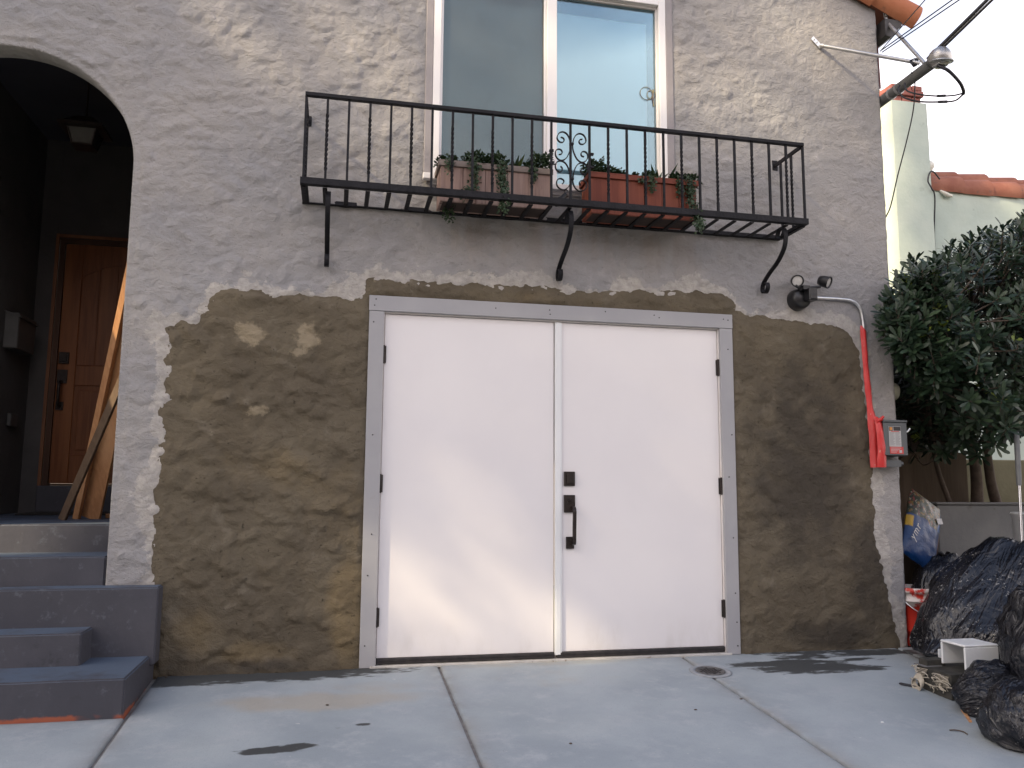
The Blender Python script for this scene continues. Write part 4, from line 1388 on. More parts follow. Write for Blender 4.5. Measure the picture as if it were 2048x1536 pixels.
# little dark bird figure on the balcony floor
bf = thing("bird_figurine", "small dark bird figurine perched on the balcony floor between the planters", "figurine", (1.105, -.30, BB + .007))
q = MB(); q.tube(spline([(1.075, -.30, 2.706), (1.085, -.30, 2.722), (1.11, -.30, 2.748), (1.135, -.30, 2.776), (1.145, -.30, 2.786)], 4), [.010, .014, .018, .021, .023, .024, .025, .024, .022, .020, .018, .017, .016, .016, .015, .012, .008][:17], 10); q.build("body", M['black_plastic'], bf)
q = MB(); q.tube([(1.142 + .012 * math.cos(t * .35), -.30, 2.80 + .012 * math.sin(t * .35)) for t in range(-1, 12)], .003, 6); q.build("hook", M['black_plastic'], bf)

# ================================================================== FLOODLIGHT, CONDUIT, BOX, TAPE
fl = thing("floodlight", "black twin head security floodlight with motion sensor on the wall right of the garage", "floodlight", (2.85, -.05, 2.30))
MR = Matrix.Rotation(R(90), 4, 'X')
q = MB(); q.lathe([(0, .085), (.055, .082), (.066, .07), (.072, .03), (.074, -.01)], (2.838, -.004, 2.288), 26, MR); q.build("base", M['black_plastic'], fl)
q = MB(); q.box(2.845, 2.905, -.15, -.075, 2.262, 2.345); q.box(2.852, 2.898, -.156, -.149, 2.268, 2.30); q.build("motion_sensor", M['black_plastic'], fl, bevel=.006)
q = MB(); q.box(2.812, 2.862, -.135, -.07, 2.335, 2.362); q.tube([(2.80, -.10, 2.352), (2.775, -.10, 2.365)], .010, 8); q.tube([(2.86, -.10, 2.352), (2.955, -.105, 2.366)], .010, 8); q.build("arm", M['black_plastic'], fl)


def head(c, aim):
    c = Vector(c); aim = Vector(aim).normalized()
    Mx = aim.to_track_quat('Z', 'Y').to_matrix().to_4x4()
    q = MB(); q.lathe([(.018, -.055), (.030, -.05), (.038, -.02), (.041, .018), (.0415, .022), (.036, .022), (.035, .014)], c, 26, Mx); o = q.build("lamp_head", M['black_plastic'], fl)
    q = MB(); q.lathe([(0, .017), (.02, .0165), (.0352, .0135)], c, 24, Mx); q.build("lens", M['lens'], o)


head((2.787, -.10, 2.398), (-.35, -1, -.38))
head((2.998, -.11, 2.400), (.75, -1, -.55))
cd = thing("conduit", "bent silver conduit pipe running from the floodlight into the red plastic", "conduit", (3.2, -.02, 2.3))
q = MB(); q.tube(spline([(2.90, -.022, 2.312), (3.0, -.022, 2.311), (3.15, -.022, 2.311), (3.235, -.022, 2.305), (3.285, -.022, 2.28), (3.312, -.022, 2.235), (3.323, -.022, 2.17), (3.327, -.022, 2.10), (3.328, -.022, 2.0), (3.336, -.022, 1.75), (3.346, -.022, 1.5), (3.348, -.022, 1.40)], 6), .0105, 10); q.build("pipe", M['emt'], cd)

eb = thing("disconnect_box", "grey electrical disconnect box with printed warning label on the house corner", "electrical box", (3.45, -.06, 1.24))
q = MB(); q.box(3.370, 3.537, -.118, -.008, 1.248, 1.470); q.build("body", M['box_grey'], eb, bevel=.004)
q = MB(); q.box(3.363, 3.545, -.128, -.008, 1.4705, 1.486); q.box(3.366, 3.541, -.1245, -.1185, 1.252, 1.468); q.build("lid", M['box_grey'], eb, bevel=.003)
q = MB(); q.tube([(3.39, -.06, 1.247), (3.39, -.06, 1.225)], .020, 14); q.box(3.40, 3.515, -.085, -.03, 1.178, 1.222); q.tube([(3.515, -.057, 1.20), (3.545, -.057, 1.20)], .014, 10); q.build("conduit_fitting", M['box_grey'], eb)
q = MB(); q.box(3.5375, 3.548, -.085, -.06, 1.36, 1.42); q.tube([(3.543, -.07, 1.40), (3.585, -.075, 1.415), (3.60, -.078, 1.435)], .007, 8); q.build("switch_handle", M['emt'], eb)
q = MB(); q.tube([(3.556 + .011 * math.cos(t * .4), -.07, 1.318 + .011 * math.sin(t * .4)) for t in range(17)], .003, 6); q.build("hasp", M['emt'], eb)


def flat_rect(x0, x1, z0, z1, y):
    q = MB(); q.add([(x0, y, z0), (x1, y, z0), (x1, y, z1), (x0, y, z1)], [(0, 1, 2, 3)]); return q


LBW = simple("label_white", (0.40, 0.395, 0.39), None, rough=.5)
LBK = simple("label_black", (0.015, 0.014, 0.016), None, rough=.5)
LBR = simple("label_red", (0.50, 0.045, 0.040), None, rough=.5)
LBO = simple("label_orange", (0.55, 0.22, 0.05), None, rough=.5)
LBG = simple("label_ink", (0.20, 0.19, 0.19), None, rough=.5)
q = MB(); q.box(3.403, 3.493, -.1262, -.1247, 1.309, 1.443); lab = q.build("warning_label", LBW, eb)
flat_rect(3.438, 3.491, 1.414, 1.441, -.1268).build("print", LBK, lab)
flat_rect(3.405, 3.433, 1.413, 1.441, -.1268).build("print", LBK, lab)
flat_rect(3.409, 3.429, 1.417, 1.437, -.1272).build("print", LBO, lab)
flat_rect(3.418, 3.480, 1.4065, 1.4115, -.1268).build("print", LBR, lab)
q = MB()
for r_ in range(12):
    z = 1.400 - r_ * .0074
    for x0, x1 in ((3.408, 3.446), (3.451, 3.488)):
        q.add([(x0, -.1268, z), (x1 - (r_ * 7 % 5) * .003, -.1268, z), (x1 - (r_ * 7 % 5) * .003, -.1268, z + .0028), (x0, -.1268, z + .0028)], [(0, 1, 2, 3)])
q.build("print", LBG, lab, kind="stuff")
q = MB(); q.box(3.406, 3.506, -.1265, -.1247, 1.262, 1.308); lab2 = q.build("warning_label", LBR, eb)
q = MB()
for r_ in range(4):
    z = 1.298 - r_ * .009
    q.add([(3.411, -.127, z), (3.490 - r_ * .012, -.127, z), (3.490 - r_ * .012, -.127, z + .003), (3.411, -.127, z + .003)], [(0, 1, 2, 3)])
q.add([(3.475, -.127, 1.268), (3.494, -.127, 1.268), (3.494, -.127, 1.287), (3.475, -.127, 1.287)], [(0, 1, 2, 3)])
q.build("print", LBW, lab2, kind="stuff")


def tape_mat():
    t = NT("red_plastic_sheet")
    col = t.mix(t.ramp(t.noise(14, 5, .6, stretch=(1, 1, .35)), .4, .68), (0.52, 0.022, 0.022), (0.60, 0.05, 0.045))
    d = t.ramp(t.noise(30, 5, .7, stretch=(1, 1, .4)), .62, .70)
    col = t.mix(t.math('MULTIPLY', d, .75), col, (0.60, 0.42, 0.34))
    return t.done(col, .38, 0, t.bump(t.noise(26, 5, .6, dist=.8, stretch=(1.6, 1, .4)), .6, .01), .5)


tp = thing("red_plastic_wrap", "torn red plastic sheet taped round the conduit beside the grey electrical box", "plastic sheet", (3.36, -.04, 1.17))
TM = tape_mat()


def sheet(rows, nu, seed, amp):
    """rows: (z, x0, x1, y) from top to bottom; crumpled strip with two skins"""
    vs = []; fs = []
    R_ = []
    for i in range(len(rows) - 1):
        a, b = rows[i], rows[i + 1]
        for k in range(6): R_.append([a[j] + (b[j] - a[j]) * k / 6 for j in range(4)])
    R_.append(list(rows[-1]))
    for i, (z, x0, x1, y) in enumerate(R_):
        for j in range(nu + 1):
            u = j / nu
            x = x0 + (x1 - x0) * u
            f = math.sin(u * math.pi)
            yy = y - f * min(.045, (x1 - x0) * .35) + amp * mnoise.noise((x * 26, z * 5, seed)) + .5 * amp * mnoise.noise((x * 60, z * 14, seed + 4))
            vs.append((x + .004 * mnoise.noise((z * 12, u * 2, seed + 9)), yy, z))
    n = nu + 1; m_ = len(R_)
    for i in range(m_ - 1):
        for j in range(nu):
            fs.append((i * n + j, (i + 1) * n + j, (i + 1) * n + j + 1, i * n + j + 1))
    q = MB(); q.add(vs, fs, True)
    return q


q = sheet([(2.135, 3.300, 3.318, -.024), (2.10, 3.298, 3.345, -.022), (1.98, 3.302, 3.347, -.022), (1.75, 3.311, 3.356, -.022), (1.56, 3.320, 3.372, -.022), (1.50, 3.320, 3.392, -.024), (1.38, 3.320, 3.396, -.035), (1.172, 3.316, 3.384, -.04)], 12, 2.0, .008)
q.build("wrap_sheet", TM, tp)
q = sheet([(1.508, 3.334, 3.362, -.075), (1.47, 3.324, 3.376, -.095), (1.40, 3.321, 3.380, -.108), (1.30, 3.322, 3.386, -.112), (1.172, 3.322, 3.392, -.10)], 10, 6.0, .008)
q.build("wrap_tail", TM, tp)
q = MB(); q.tube([(3.335, -.10, 1.475), (3.352, -.125, 1.490), (3.366, -.13, 1.508)], [.016, .012, .008], 7); q.build("wrap_knot", TM, tp)

# ================================================================== SERVICE MAST
sm = thing("service_mast", "steel power service mast with grey weatherhead braced to the house corner", "service mast", (3.585, 0.1, 3.80))
mb0 = Vector((3.600, 0.30, 3.80)); mt = Vector((3.604, -0.462, 3.825))
q = MB(); q.tube([mb0, mt], .036, 16); q.build("mast_pipe", M['mast'], sm)
q = MB()
for y in (-.06, -.14): q.tube([(3.602, y, 3.812), (3.602, y - .018, 3.812)], .0405, 16)
q.build("pipe_clamp", M['galv'], sm)
q = MB()
head_dir = Vector((.25, -1, .10)).normalized()
Mx = head_dir.to_track_quat('Z', 'Y').to_matrix().to_4x4()
q.lathe([(.038, -.03), (.046, -.012), (.063, .005), (.070, .03), (.070, .055), (.062, .080), (.044, .098), (.020, .108), (0, .110)], (3.625, -.475, 3.845), 28, Mx)
q.build("weatherhead", simple("cast_aluminium", (0.34, 0.33, 0.32), (0.42, 0.41, 0.39), 18, .36, metal=.8, bump=.12, bscale=40), sm)
q = MB(); q.lathe([(.060, 0), (.074, .003), (.076, .012), (.060, .016)], (3.628, -.53, 3.805), 28, Matrix.Rotation(R(14), 4, 'X')); q.box(3.59, 3.665, -.555, -.49, 3.785, 3.808); q.build("weatherhead_rim", M['galv'], sm, bevel=.004)


def strut(a, b, ba, bb):
    q = MB(); q.tube([a, b], .0125, 12); q.tube([Vector(a).lerp(Vector(b), .0), Vector(a).lerp(Vector(b), .03)], .0165, 12); o = q.build("strut", M['galv'], sm)
    q = MB(); q.bar(ba, bb, .030, .005, (0, 1, 0))
    for t in (.2, .5): 
        p = Vector(ba).lerp(Vector(bb), t); q.lathe([(0, .006), (.006, .006), (.007, 0)], (p.x, p.y - .002, p.z), 8, MR)
    q.build("bracket", M['emt'], o)
    return o


strut((3.092, -.022, 4.140), (3.575, -.40, 3.865), (3.030, -.014, 4.195), (3.098, -.014, 4.130))
strut((3.64, -.020, 4.385), (3.612, -.40, 3.868), (3.628, -.016, 4.462), (3.640, -.016, 4.375))
q = MB()
for s in range(3):
    c = Vector((3.535 + .008 * s, -.385, 3.87 + .004 * s))
    q.tube([c + Vector((.022 * math.cos(t * .4), -.008 * math.sin(t * .8), .026 * math.sin(t * .4))) for t in range(17)], .0035, 6)
q.build("tie_wire", M['cable'], sm)


def wire(name, label, pts, r=.006, n=8, cat="cable", m_='cable', group=None, k=10):
    q = MB(); q.tube(spline(pts, k), r, n)
    o = q.build(name, M[m_]); tag(o, label, cat, group)
    return o


TIP = Vector((3.60, -.43, 3.87))


def overhead(P, q_, L, sag):
    P = Vector(P); Q = Vector(q_); dr = (Q - P)
    E = P + dr * L
    pts = []
    for k in range(13):
        t = k / 12
        t2 = t ** 2.2
        p = P.lerp(E, t2); p.z -= sag * 4 * t2 * (1 - t2)
        pts.append(p)
    return pts


wire("overhead_cable", "thickest black overhead service cable rising from the weatherhead", overhead((3.60, -.44, 3.875), (3.770, -.80, 4.11), 24, .0), .0115, group='overhead service cables')
wire("overhead_cable", "black overhead cable looped just under the thickest service cable", overhead((3.612, -.44, 3.862), (3.792, -.80, 4.10), 24, .0), .009, group='overhead service cables')
wire("bare_neutral_wire", "thin bare twisted wire between the two black service cables", overhead((3.605, -.44, 3.868), (3.778, -.80, 4.095), 24, .0), .003, m_='galv')
wire("overhead_cable", "upper thin grey overhead wire leaving the gutter corner", overhead((3.66, 0.10, 4.235), (3.50, -.80, 4.062), 14, .0), .0042)
wire("overhead_cable", "lower thin grey overhead wire leaving the gutter corner", overhead((3.66, 0.08, 4.215), (3.525, -.80, 4.05), 14, .0), .0042)
wire("overhead_cable", "thinnest overhead wire crossing the orange roof tile", overhead((3.62, 0.05, 4.20), (3.306, -.80, 4.036), 14, .0), .0035)
wire("drop_cable", "thick black drop loop hanging from the weatherhead to the right", [(3.60, -.53, 3.785), (3.62, -.55, 3.76), (3.66, -.56, 3.735), (3.76, -.53, 3.685), (3.83, -.48, 3.662), (3.85, -.455, 3.650)], .011)
wire("drop_cable", "second black drop loop beside the thick one under the weatherhead", [(3.63, -.53, 3.785), (3.645, -.55, 3.75), (3.69, -.55, 3.72), (3.78, -.52, 3.675), (3.84, -.47, 3.655)], .008)
wire("drop_cable", "lower black drip loop with splice sleeve below the mast", [(3.845, -.455, 3.645), (3.80, -.43, 3.610), (3.70, -.40, 3.605), (3.58, -.36, 3.615), (3.50, -.32, 3.655), (3.485, -.29, 3.72), (3.52, -.26, 3.77)], .006)
wire("drop_cable", "upper black drip loop with splice sleeve below the mast", [(3.845, -.455, 3.655), (3.78, -.44, 3.640), (3.68, -.41, 3.640), (3.58, -.37, 3.66), (3.52, -.33, 3.70), (3.53, -.30, 3.77)], .0055)
spl = thing("splice_sleeve", "pair of dark splice sleeves on the drip loops below the mast", "cable splice", (3.72, -.42, 3.62))
q = MB(); q.tube([(3.70, -.401, 3.605), (3.755, -.415, 3.606)], .010, 8); q.build("sleeve", M['cable'], spl)
q = MB(); q.tube([(3.685, -.411, 3.640), (3.735, -.427, 3.640)], .0095, 8); q.build("sleeve", M['cable'], spl)
wire("hanging_cable", "thin black cable hanging from the mast down beside the house corner", [(3.56, -.33, 3.835), (3.585, -.33, 3.81), (3.60, -.31, 3.74), (3.61, -.27, 3.60), (3.605, -.2, 3.42), (3.595, -.1, 3.2), (3.585, -.02, 3.0), (3.58, .08, 2.85), (3.575, .15, 2.4)], .0042)

# ================================================================== PORCH THINGS
lt = thing("porch_lantern", "dark metal lantern hanging under the porch ceiling", "lantern", (-1.93, 1.0, 3.42))
q = MB(); q.tube([(-1.93, 1.0, 3.9), (-1.93, 1.0, 3.52)], .007, 8); q.lathe([(.045, 3.87), (.05, 3.9)], (-1.93, 1.0, 0), 16); q.build("hanger", M['bronze'], lt)
q = MB()
def frus(q, c, r0, z0, r1, z1):
    vs = []
    for r, z in ((r0, z0), (r1, z1)):
        for a in (45, 135, 225, 315): vs.append((c[0] + r * 1.414 * math.cos(R(a)), c[1] + r * 1.414 * math.sin(R(a)), z))
    q.add(vs, [(3, 2, 1, 0), (4, 5, 6, 7), (0, 1, 5, 4), (1, 2, 6, 5), (2, 3, 7, 6), (3, 0, 4, 7)])
frus(q, (-1.93, 1.0), .135, 3.455, .05, 3.53); frus(q, (-1.93, 1.0), .14, 3.435, .14, 3.455); q.build("lantern_cap", M['bronze'], lt)
q = MB(); frus(q, (-1.93, 1.0), .060, 3.335, .088, 3.434); q.build("lantern_glass", M['lantern_glass'], lt)
q = MB()
for a in (45, 135, 225, 315):
    c_, s_ = math.cos(R(a)), math.sin(R(a))
    q.tube([(-1.93 + .088 * c_, 1 + .088 * s_, 3.33), (-1.93 + .128 * c_, 1 + .128 * s_, 3.436)], .007, 6)
frus(q, (-1.93, 1.0), .068, 3.322, .068, 3.334); q.build("lantern_frame", M['bronze'], lt)
mbx = thing("mailbox", "grey metal mailbox on the left porch wall", "mailbox", (-2.57, 1.95, 2.0))
q = MB(); q.box(-2.619, -2.52, 1.78, 2.14, 2.03, 2.30); q.build("body", M['mailbox'], mbx, bevel=.006)
q = MB(); Mr = Matrix.Translation((-2.62, 0, 2.305)) @ Matrix.Rotation(R(20), 4, 'Y'); q.box(0, .125, 1.77, 2.15, 0, .008, Mr); q.build("lid", M['mailbox'], mbx)
bt = thing("outlet_cover", "small grey outlet cover low on the left porch wall", "outlet")
q = MB(); q.box(-2.619, -2.59, 1.98, 2.12, 1.46, 1.56); q.build("cover", M['mailbox'], bt, bevel=.005)
q = MB(); q.box(-2.45, -1.70, 1.80, 2.30, FLZ + .0005, FLZ + .014); tag(q.build("door_mat", M['mat'], bevel=.003), "dark door mat lying at the foot of the entry door", "doormat")


def plank(label, a, b, w, th, upv, m_='plank', group="planks leaning in the porch"):
    q = MB(); q.bar(a, b, w, th, upv)
    o = q.build("plank", M[m_], bevel=.002); tag(o, label, "plank", group)
    return o


plank("wide pale timber plank with yellow paint smears leaning in the porch", (-1.748, 1.10, FLZ + .003), (-1.345, .375, 2.44), .125, .022, (.3, 1, .1))
plank("narrow timber batten, the longest one at the left of the wide plank in the porch", (-1.832, 1.08, FLZ + .003), (-1.330, .20, 2.78), .040, .035, (.3, 1, .1))
plank("dark weathered plank crossing in front of the pale ones in the porch", (-1.865, .90, FLZ + .004), (-1.362, .396, 1.90), .046, .028, (.3, 1, .1), 'plank_dark')
plank("short timber plank at the right, closest to the porch wall", (-1.60, 1.30, FLZ + .002), (-1.25, .9, 2.2), .10, .022, (.3, 1, .1))
q = MB(); q.box(-1.69, -1.40, 1.22, 1.30, FLZ + .001, FLZ + .03); tag(q.build("timber_offcut", M['plank'], bevel=.002), "short timber offcut lying flat on the porch floor by the planks", "timber")

# ================================================================== NEIGHBOUR
nb = thing("neighbor_house", "pale green stucco house next door with red tiled parapet and chimney", "house", (8.5, 4.8, 0))
CX0, CX1, CY0, CY1 = 7.160, 7.712, 4.5, 5.05
q = MB()
nz_ = 24
vs = []; fs = []
for k in range(nz_ + 1):
    z = -.5 + 6.86 * k / nz_
    j = .006 * mnoise.noise((z * 2, 1, 3))
    tw = max(0, (5.0 - z)) * .006
    vs += [(CX0 - tw + j, CY0 - tw, z), (CX1 + tw + j, CY0 - tw, z), (CX1 + tw + j, CY1, z), (CX0 - tw + j, CY1, z)]
for k in range(nz_):
    for j in range(4):
        j2 = (j + 1) % 4
        fs.append((4 * k + j, 4 * k + j2, 4 * k + 4 + j2, 4 * k + 4 + j))
fs.append(tuple(4 * nz_ + j for j in range(4)))
q.add(vs, fs)
chim = q.build("chimney", M['neighbor'], nb)
for row, (z0, z1, gr) in enumerate(((6.365, 6.455, -.045), (6.462, 6.545, -.015), (6.551, 6.62, -.03))):
    nbk = 3
    for k in range(nbk):
        w = (CX1 - CX0 + 2 * gr) / nbk; x0 = CX0 - gr + w * k
        sh = random.uniform(-.006, .006)
        for y0 in (CY0 - gr, CY1 + gr - .19):
            q = MB(); q.box(x0 + .006, x0 + w - .006, y0 + sh, y0 + .19 + sh, z0, z1); o = q.build("brick", M['brick'], chim, bevel=.006)
    for x0 in (CX0 - gr, CX1 + gr - .18):
        q = MB(); q.box(x0 + .002, x0 + .178, CY0 + .195, CY1 - .195 + gr, z0, z1); q.build("brick", M['brick'], chim, bevel=.006)
q = MB(); q.box(CX0 + .08, CX1 - .08, CY0 + .08, CY1 - .08, 6.30, 6.60); q.build("chimney_core", M['brick'], chim)
# wall with slight trowel relief
def wavy(x0, x1, z0, z1, y, st, amp):
    nx = int((x1 - x0) / st); nz = int((z1 - z0) / st)
    xs_, zs_ = np.linspace(x0, x1, nx + 1), np.linspace(z0, z1, nz + 1)
    X, Z = np.meshgrid(xs_, zs_, indexing='ij')
    Y = y - amp * (fbm(X * 3, Z * 3, 4, 61) + .6)
    vs = np.stack([X, Y, Z], -1).reshape(-1, 3).tolist()
    idx = np.arange((nx + 1) * (nz + 1)).reshape(nx + 1, nz + 1)
    qd = np.stack([idx[:-1, :-1], idx[1:, :-1], idx[1:, 1:], idx[:-1, 1:]], -1).reshape(-1, 4).tolist()
    q = MB(); q.add(vs, qd, True); return q
q = wavy(7.70, 12.5, -.5, 5.20, 4.63, .05, .010)
q.box(7.72, 12.5, 4.66, 4.95, -.5, 5.20)
q.build("wall", M['neighbor'], nb)
q = MB(); q.box(7.0, 12.5, 5.06, 9.0, -.5, 4.9); q.build("wall", M['neighbor'], nb)
for k in range(10):
    x0 = 7.745 + .462 * k
    dz = random.uniform(-.012, .012)
    barrel((x0 + .56, 4.74, 5.245 + dz), (x0, 4.74, 5.235 + dz), .190, .150, 14, .022, a0=-.55, a1=math.pi + .55).build("parapet_tile", M['tile'], nb)
for k in range(9):
    x0 = 7.80 + .50 * k
    dz = random.uniform(-.012, .012)
    barrel((x0 + .58, 4.90, 5.415 + dz), (x0, 4.90, 5.40 + dz), .165, .130, 14, .020, a0=-.2, a1=math.pi + .2).build("parapet_tile", M['tile'], nb)
q = MB(); q.tube([(7.78, 4.62, 5.42), (7.74, 4.58, 5.47), (7.80, 4.64, 5.52), (7.86, 4.72, 5.50)], [.045, .075, .08, .05], 9); q.build("mortar_lump", M['chimney_lit'], nb)
q = MB(); q.tube([(7.92, 4.62, 5.18), (8.0, 4.565, 5.10), (8.03, 4.60, 5.09)], [.01, .035, .02], 7); q.tube([(8.05, 4.60, 5.10), (8.10, 4.572, 5.085)], [.03, .02], 7); q.build("mortar_lump", M['chimney_lit'], nb)
wire("wall_cable", "thin dark cable running down the inner corner of the neighbour's chimney", [(7.85, 4.50, 5.28), (7.74, 4.47, 5.36), (7.66, 4.45, 5.34), (7.63, 4.46, 5.22), (7.68, 4.46, 5.12), (7.755, 4.50, 5.0), (7.76, 4.56, 4.4), (7.80, 4.56, 3.6), (7.80, 4.57, 2.5)], .010)
# timber frame and wire mesh on the far side of the chimney
wf = thing("bare_timbers", "bit of bare timber framing behind the mast beside the chimney", "timber", (7.0, 5.0, 6.2))
q = MB(); q.bar((6.6, 5.0, 6.15), (7.35, 5.0, 6.75), .09, .05, (0, 1, 0)); q.build("rafter", M['plank'], wf)
q = MB(); q.bar((6.6, 4.95, 6.32), (7.3, 4.95, 6.62), .05, .05, (0, 1, 0)); q.build("rafter", M['plank'], wf)
q = MB(); q.bar((7.0, 5.0, 6.2), (7.0, 5.0, 5.0), .07, .05, (0, 1, 0)); q.build("post", M['plank'], wf)
wm = thing("wire_mesh", "patch of wire mesh sticking up behind the service mast", "wire mesh", (7.3, 5.0, 6.9))
q = MB()
for k in range(11):
    q.tube([(7.08 + .045 * k, 5.2, 6.75), (7.0 + .045 * k, 5.2, 7.15)], .003, 4); q.tube([(7.05, 5.2, 6.76 + .036 * k), (7.55, 5.2, 6.78 + .036 * k)], .003, 4)
q.build("mesh_wire", M['galv'], wm, kind="stuff")
vp = thing("vent_pipe", "dark red downpipe hanging between the gutter and the mast", "pipe", (3.63, .12, 4.0))
q = MB(); q.tube([(3.63, .10, 4.28), (3.632, .10, 4.13), (3.636, .10, 3.94)], .012, 8); q.build("pipe", simple("pipe_red", (0.11, 0.03, 0.028), None, rough=.6), vp)

# ---- gate, sheet, planter wall
gt = thing("wooden_gate", "dark wooden gate in the gap between the two houses", "gate", (4.2, 1.05, 0))
for k in range(5):
    x0 = 3.575 + .27 * k
    q = MB(); q.box(x0 + .003, x0 + .267, 1.04 + random.uniform(-.004, .004), 1.065, .05, 2.25); q.build("board", M['dark_board'], gt, bevel=.003)
q = MB(); q.box(3.58, 4.92, 1.066, 1.11, 1.36, 1.45); q.build("cross_rail", M['dark_board'], gt)
q = MB(); q.box(3.60, 4.95, .985, 1.003, .0, 1.335); tag(q.build("plywood_sheet", M['plywood'], bevel=.002), "brown plywood sheet leaning against the dark gate", "plywood")
pw = thing("planter_wall", "low grey rendered retaining wall under the big shrub", "wall", (5.2, .6, 0))
q = MB(); q.box(4.245, 7.2, .50, .66, -.1, .915); q.build("wall_body", M['block_wall'], pw, bevel=.01)
q = MB(); q.box(4.235, 7.2, .488, .672, .917, .935); q.build("coping", M['block_wall'], pw, bevel=.006)
q = MB(); q.box(4.97, 7.2, .665, 2.2, -.1, .86); tag(q.build("planting_bed", M['dirt']), kind="structure")
mt_ = thing("gas_meter", "small round beige meter on the side wall beneath the shrub leaves", "meter", (3.62, .05, 1.72))
q = MB(); q.lathe([(.0, .06), (.04, .058), (.060, .045), (.064, .0)], (3.556, .06, 1.70), 20, Matrix.Rotation(R(90), 4, 'Y')); q.build("dial_case", simple("beige_meter", (0.33, 0.32, 0.25), (0.28, 0.27, 0.21), 10, .5), mt_)

gw = thing("garden_wall", "low ochre garden wall seen between the trunks of the shrub", "wall", (7, 2.35, 0))
q = MB(); q.box(4.97, 9.0, 2.30, 2.45, -.1, 1.34); q.build("wall_body", simple("ochre_wall", (0.15, 0.135, 0.075), (0.19, 0.17, 0.10), 3, .9, bump=.3, bscale=30), gw, bevel=.01)
# ================================================================== SHRUB
random.seed(5)
sh = thing("shrub", "large dark evergreen shrub with whorled leaves beside the house corner", "shrub", (4.95, .85, .86))
OUT = [(3.33, 2.00), (3.35, 2.20), (3.44, 2.36), (3.54, 2.50), (3.68, 2.56), (3.80, 2.56), (3.95, 2.58), (4.10, 2.66), (4.22, 2.80), (4.35, 2.90), (4.50, 2.95), (4.68, 3.05), (4.85, 3.04), (5.02, 3.16), (5.5, 3.30), (6.2, 3.2), (6.6, 2.4), (6.2, 1.7), (5.3, 1.45), (4.95, 1.50), (4.75, 1.62), (4.55, 1.55), (4.40, 1.28), (4.22, 1.30), (4.05, 1.52), (3.90, 1.60), (3.72, 1.74), (3.55, 1.86), (3.44, 1.93)]


def inside(x, z):
    c = False; j = len(OUT) - 1
    for i in range(len(OUT)):
        if (OUT[i][1] > z) != (OUT[j][1] > z) and x < (OUT[j][0] - OUT[i][0]) * (z - OUT[i][1]) / (OUT[j][1] - OUT[i][1]) + OUT[i][0]: c = not c
        j = i
    return c


trunkmb = MB()
base = [Vector((4.86, .80, .86)), Vector((5.10, .85, .86)), Vector((4.62, .78, .86))]
t1 = spline([base[0], (4.80, .72, 1.15), (4.66, .6, 1.5), (4.55, .5, 1.95), (4.6, .45, 2.4)], 6)
t2 = spline([base[1], (4.98, .78, 1.15), (4.92, .7, 1.5), (5.05, .55, 2.0), (5.15, .5, 2.5)], 6)
t3 = spline([base[2], (4.45, .72, 1.2), (4.22, .5, 1.6), (3.95, .2, 1.95), (3.8, .05, 2.15)], 6)
trunkmb.tube(t1, [.05 - .0014 * k for k in range(len(t1))], 9)
trunkmb.tube(t2, [.045 - .0012 * k for k in range(len(t2))], 9)
trunkmb.tube(t3, [.022 - .0006 * k for k in range(len(t3))], 7)
spine = t1 + t2 + t3
Lf = Leaves()
tips = 0
SHAPE = ((0, .18), (.3, .55), (.68, 1.0), (.9, .8), (1.0, .25))
tries = 0
while tips < 1350 and tries < 60000:
    tries += 1
    x = random.uniform(3.30, 6.5); x = random.uniform(3.30, 3.8) if random.random() < .09 else x; z = random.uniform(1.25, 3.25)
    if not inside(x, z): continue
    yc = .28 + .10 * (x - 4.5)
    y = yc + random.uniform(-1, 1) ** 3 * .15 + random.choice((-1, -1, 1)) * random.uniform(.05, .55)
    if x < 4.0: y = min(y, .55)
    if x < 3.72: y = random.uniform(-.34, -.12)
    if x > 5.4 and random.random() < .5: continue
    if x > 3.75 and random.random() < .22: y = random.uniform(.5, .95)
    p = Vector((x, y, z))
    if p.x < 3.70 and p.y > -.06: continue
    tips += 1
    s_ = min(spine, key=lambda q_: (q_ - p).length_squared + max(0, q_.z - p.z) * .5)
    dr = (p - Vector((4.75, .55, 1.75)))
    dr = (dr.normalized() * .9 + Vector((0, -.25, .45)) + rv() * .5).normalized()
    mid = s_.lerp(p, .55) + Vector((0, 0, -.05)) + rv() * .04
    if mid.x < 3.62 and mid.y > -.05: mid.y = -.08
    if tips % 3 == 0 and s_.x > 3.62:
        trunkmb.tube(spline([s_, mid, p - dr * .05, p], 4), [.007 - .0003 * k for k in range(13)], 5, cap=False)
    else:
        trunkmb.tube([p - dr * .16 + rv() * .02, p], [.004, .0025], 4, cap=False)
    young = 1.0 if random.random() < .035 else 0.0
    n = random.randint(12, 18)
    for k in range(n):
        a = 2.399 * k + random.uniform(-.2, .2)
        ax = dr.orthogonal().normalized(); bx = dr.cross(ax)
        t = k / n
        out = (ax * math.cos(a) + bx * math.sin(a))
        dl = (dr * (.15 + .85 * t) + out * (1.0 - .45 * t)).normalized()
        Lf.leaf(p - dr * (.10 * (1 - t)), dl, dr + rv() * .15, random.uniform(.068, .112) * (.6 if young and t > .6 else 1), random.uniform(.019, .030), random.uniform(-.05, .3), random.random(), young * (t > .55) * .9, shape=SHAPE)
trunkmb.build("trunk", M['bark'], sh)
Lf.build("crown", M['leaf'], sh, kind="stuff")

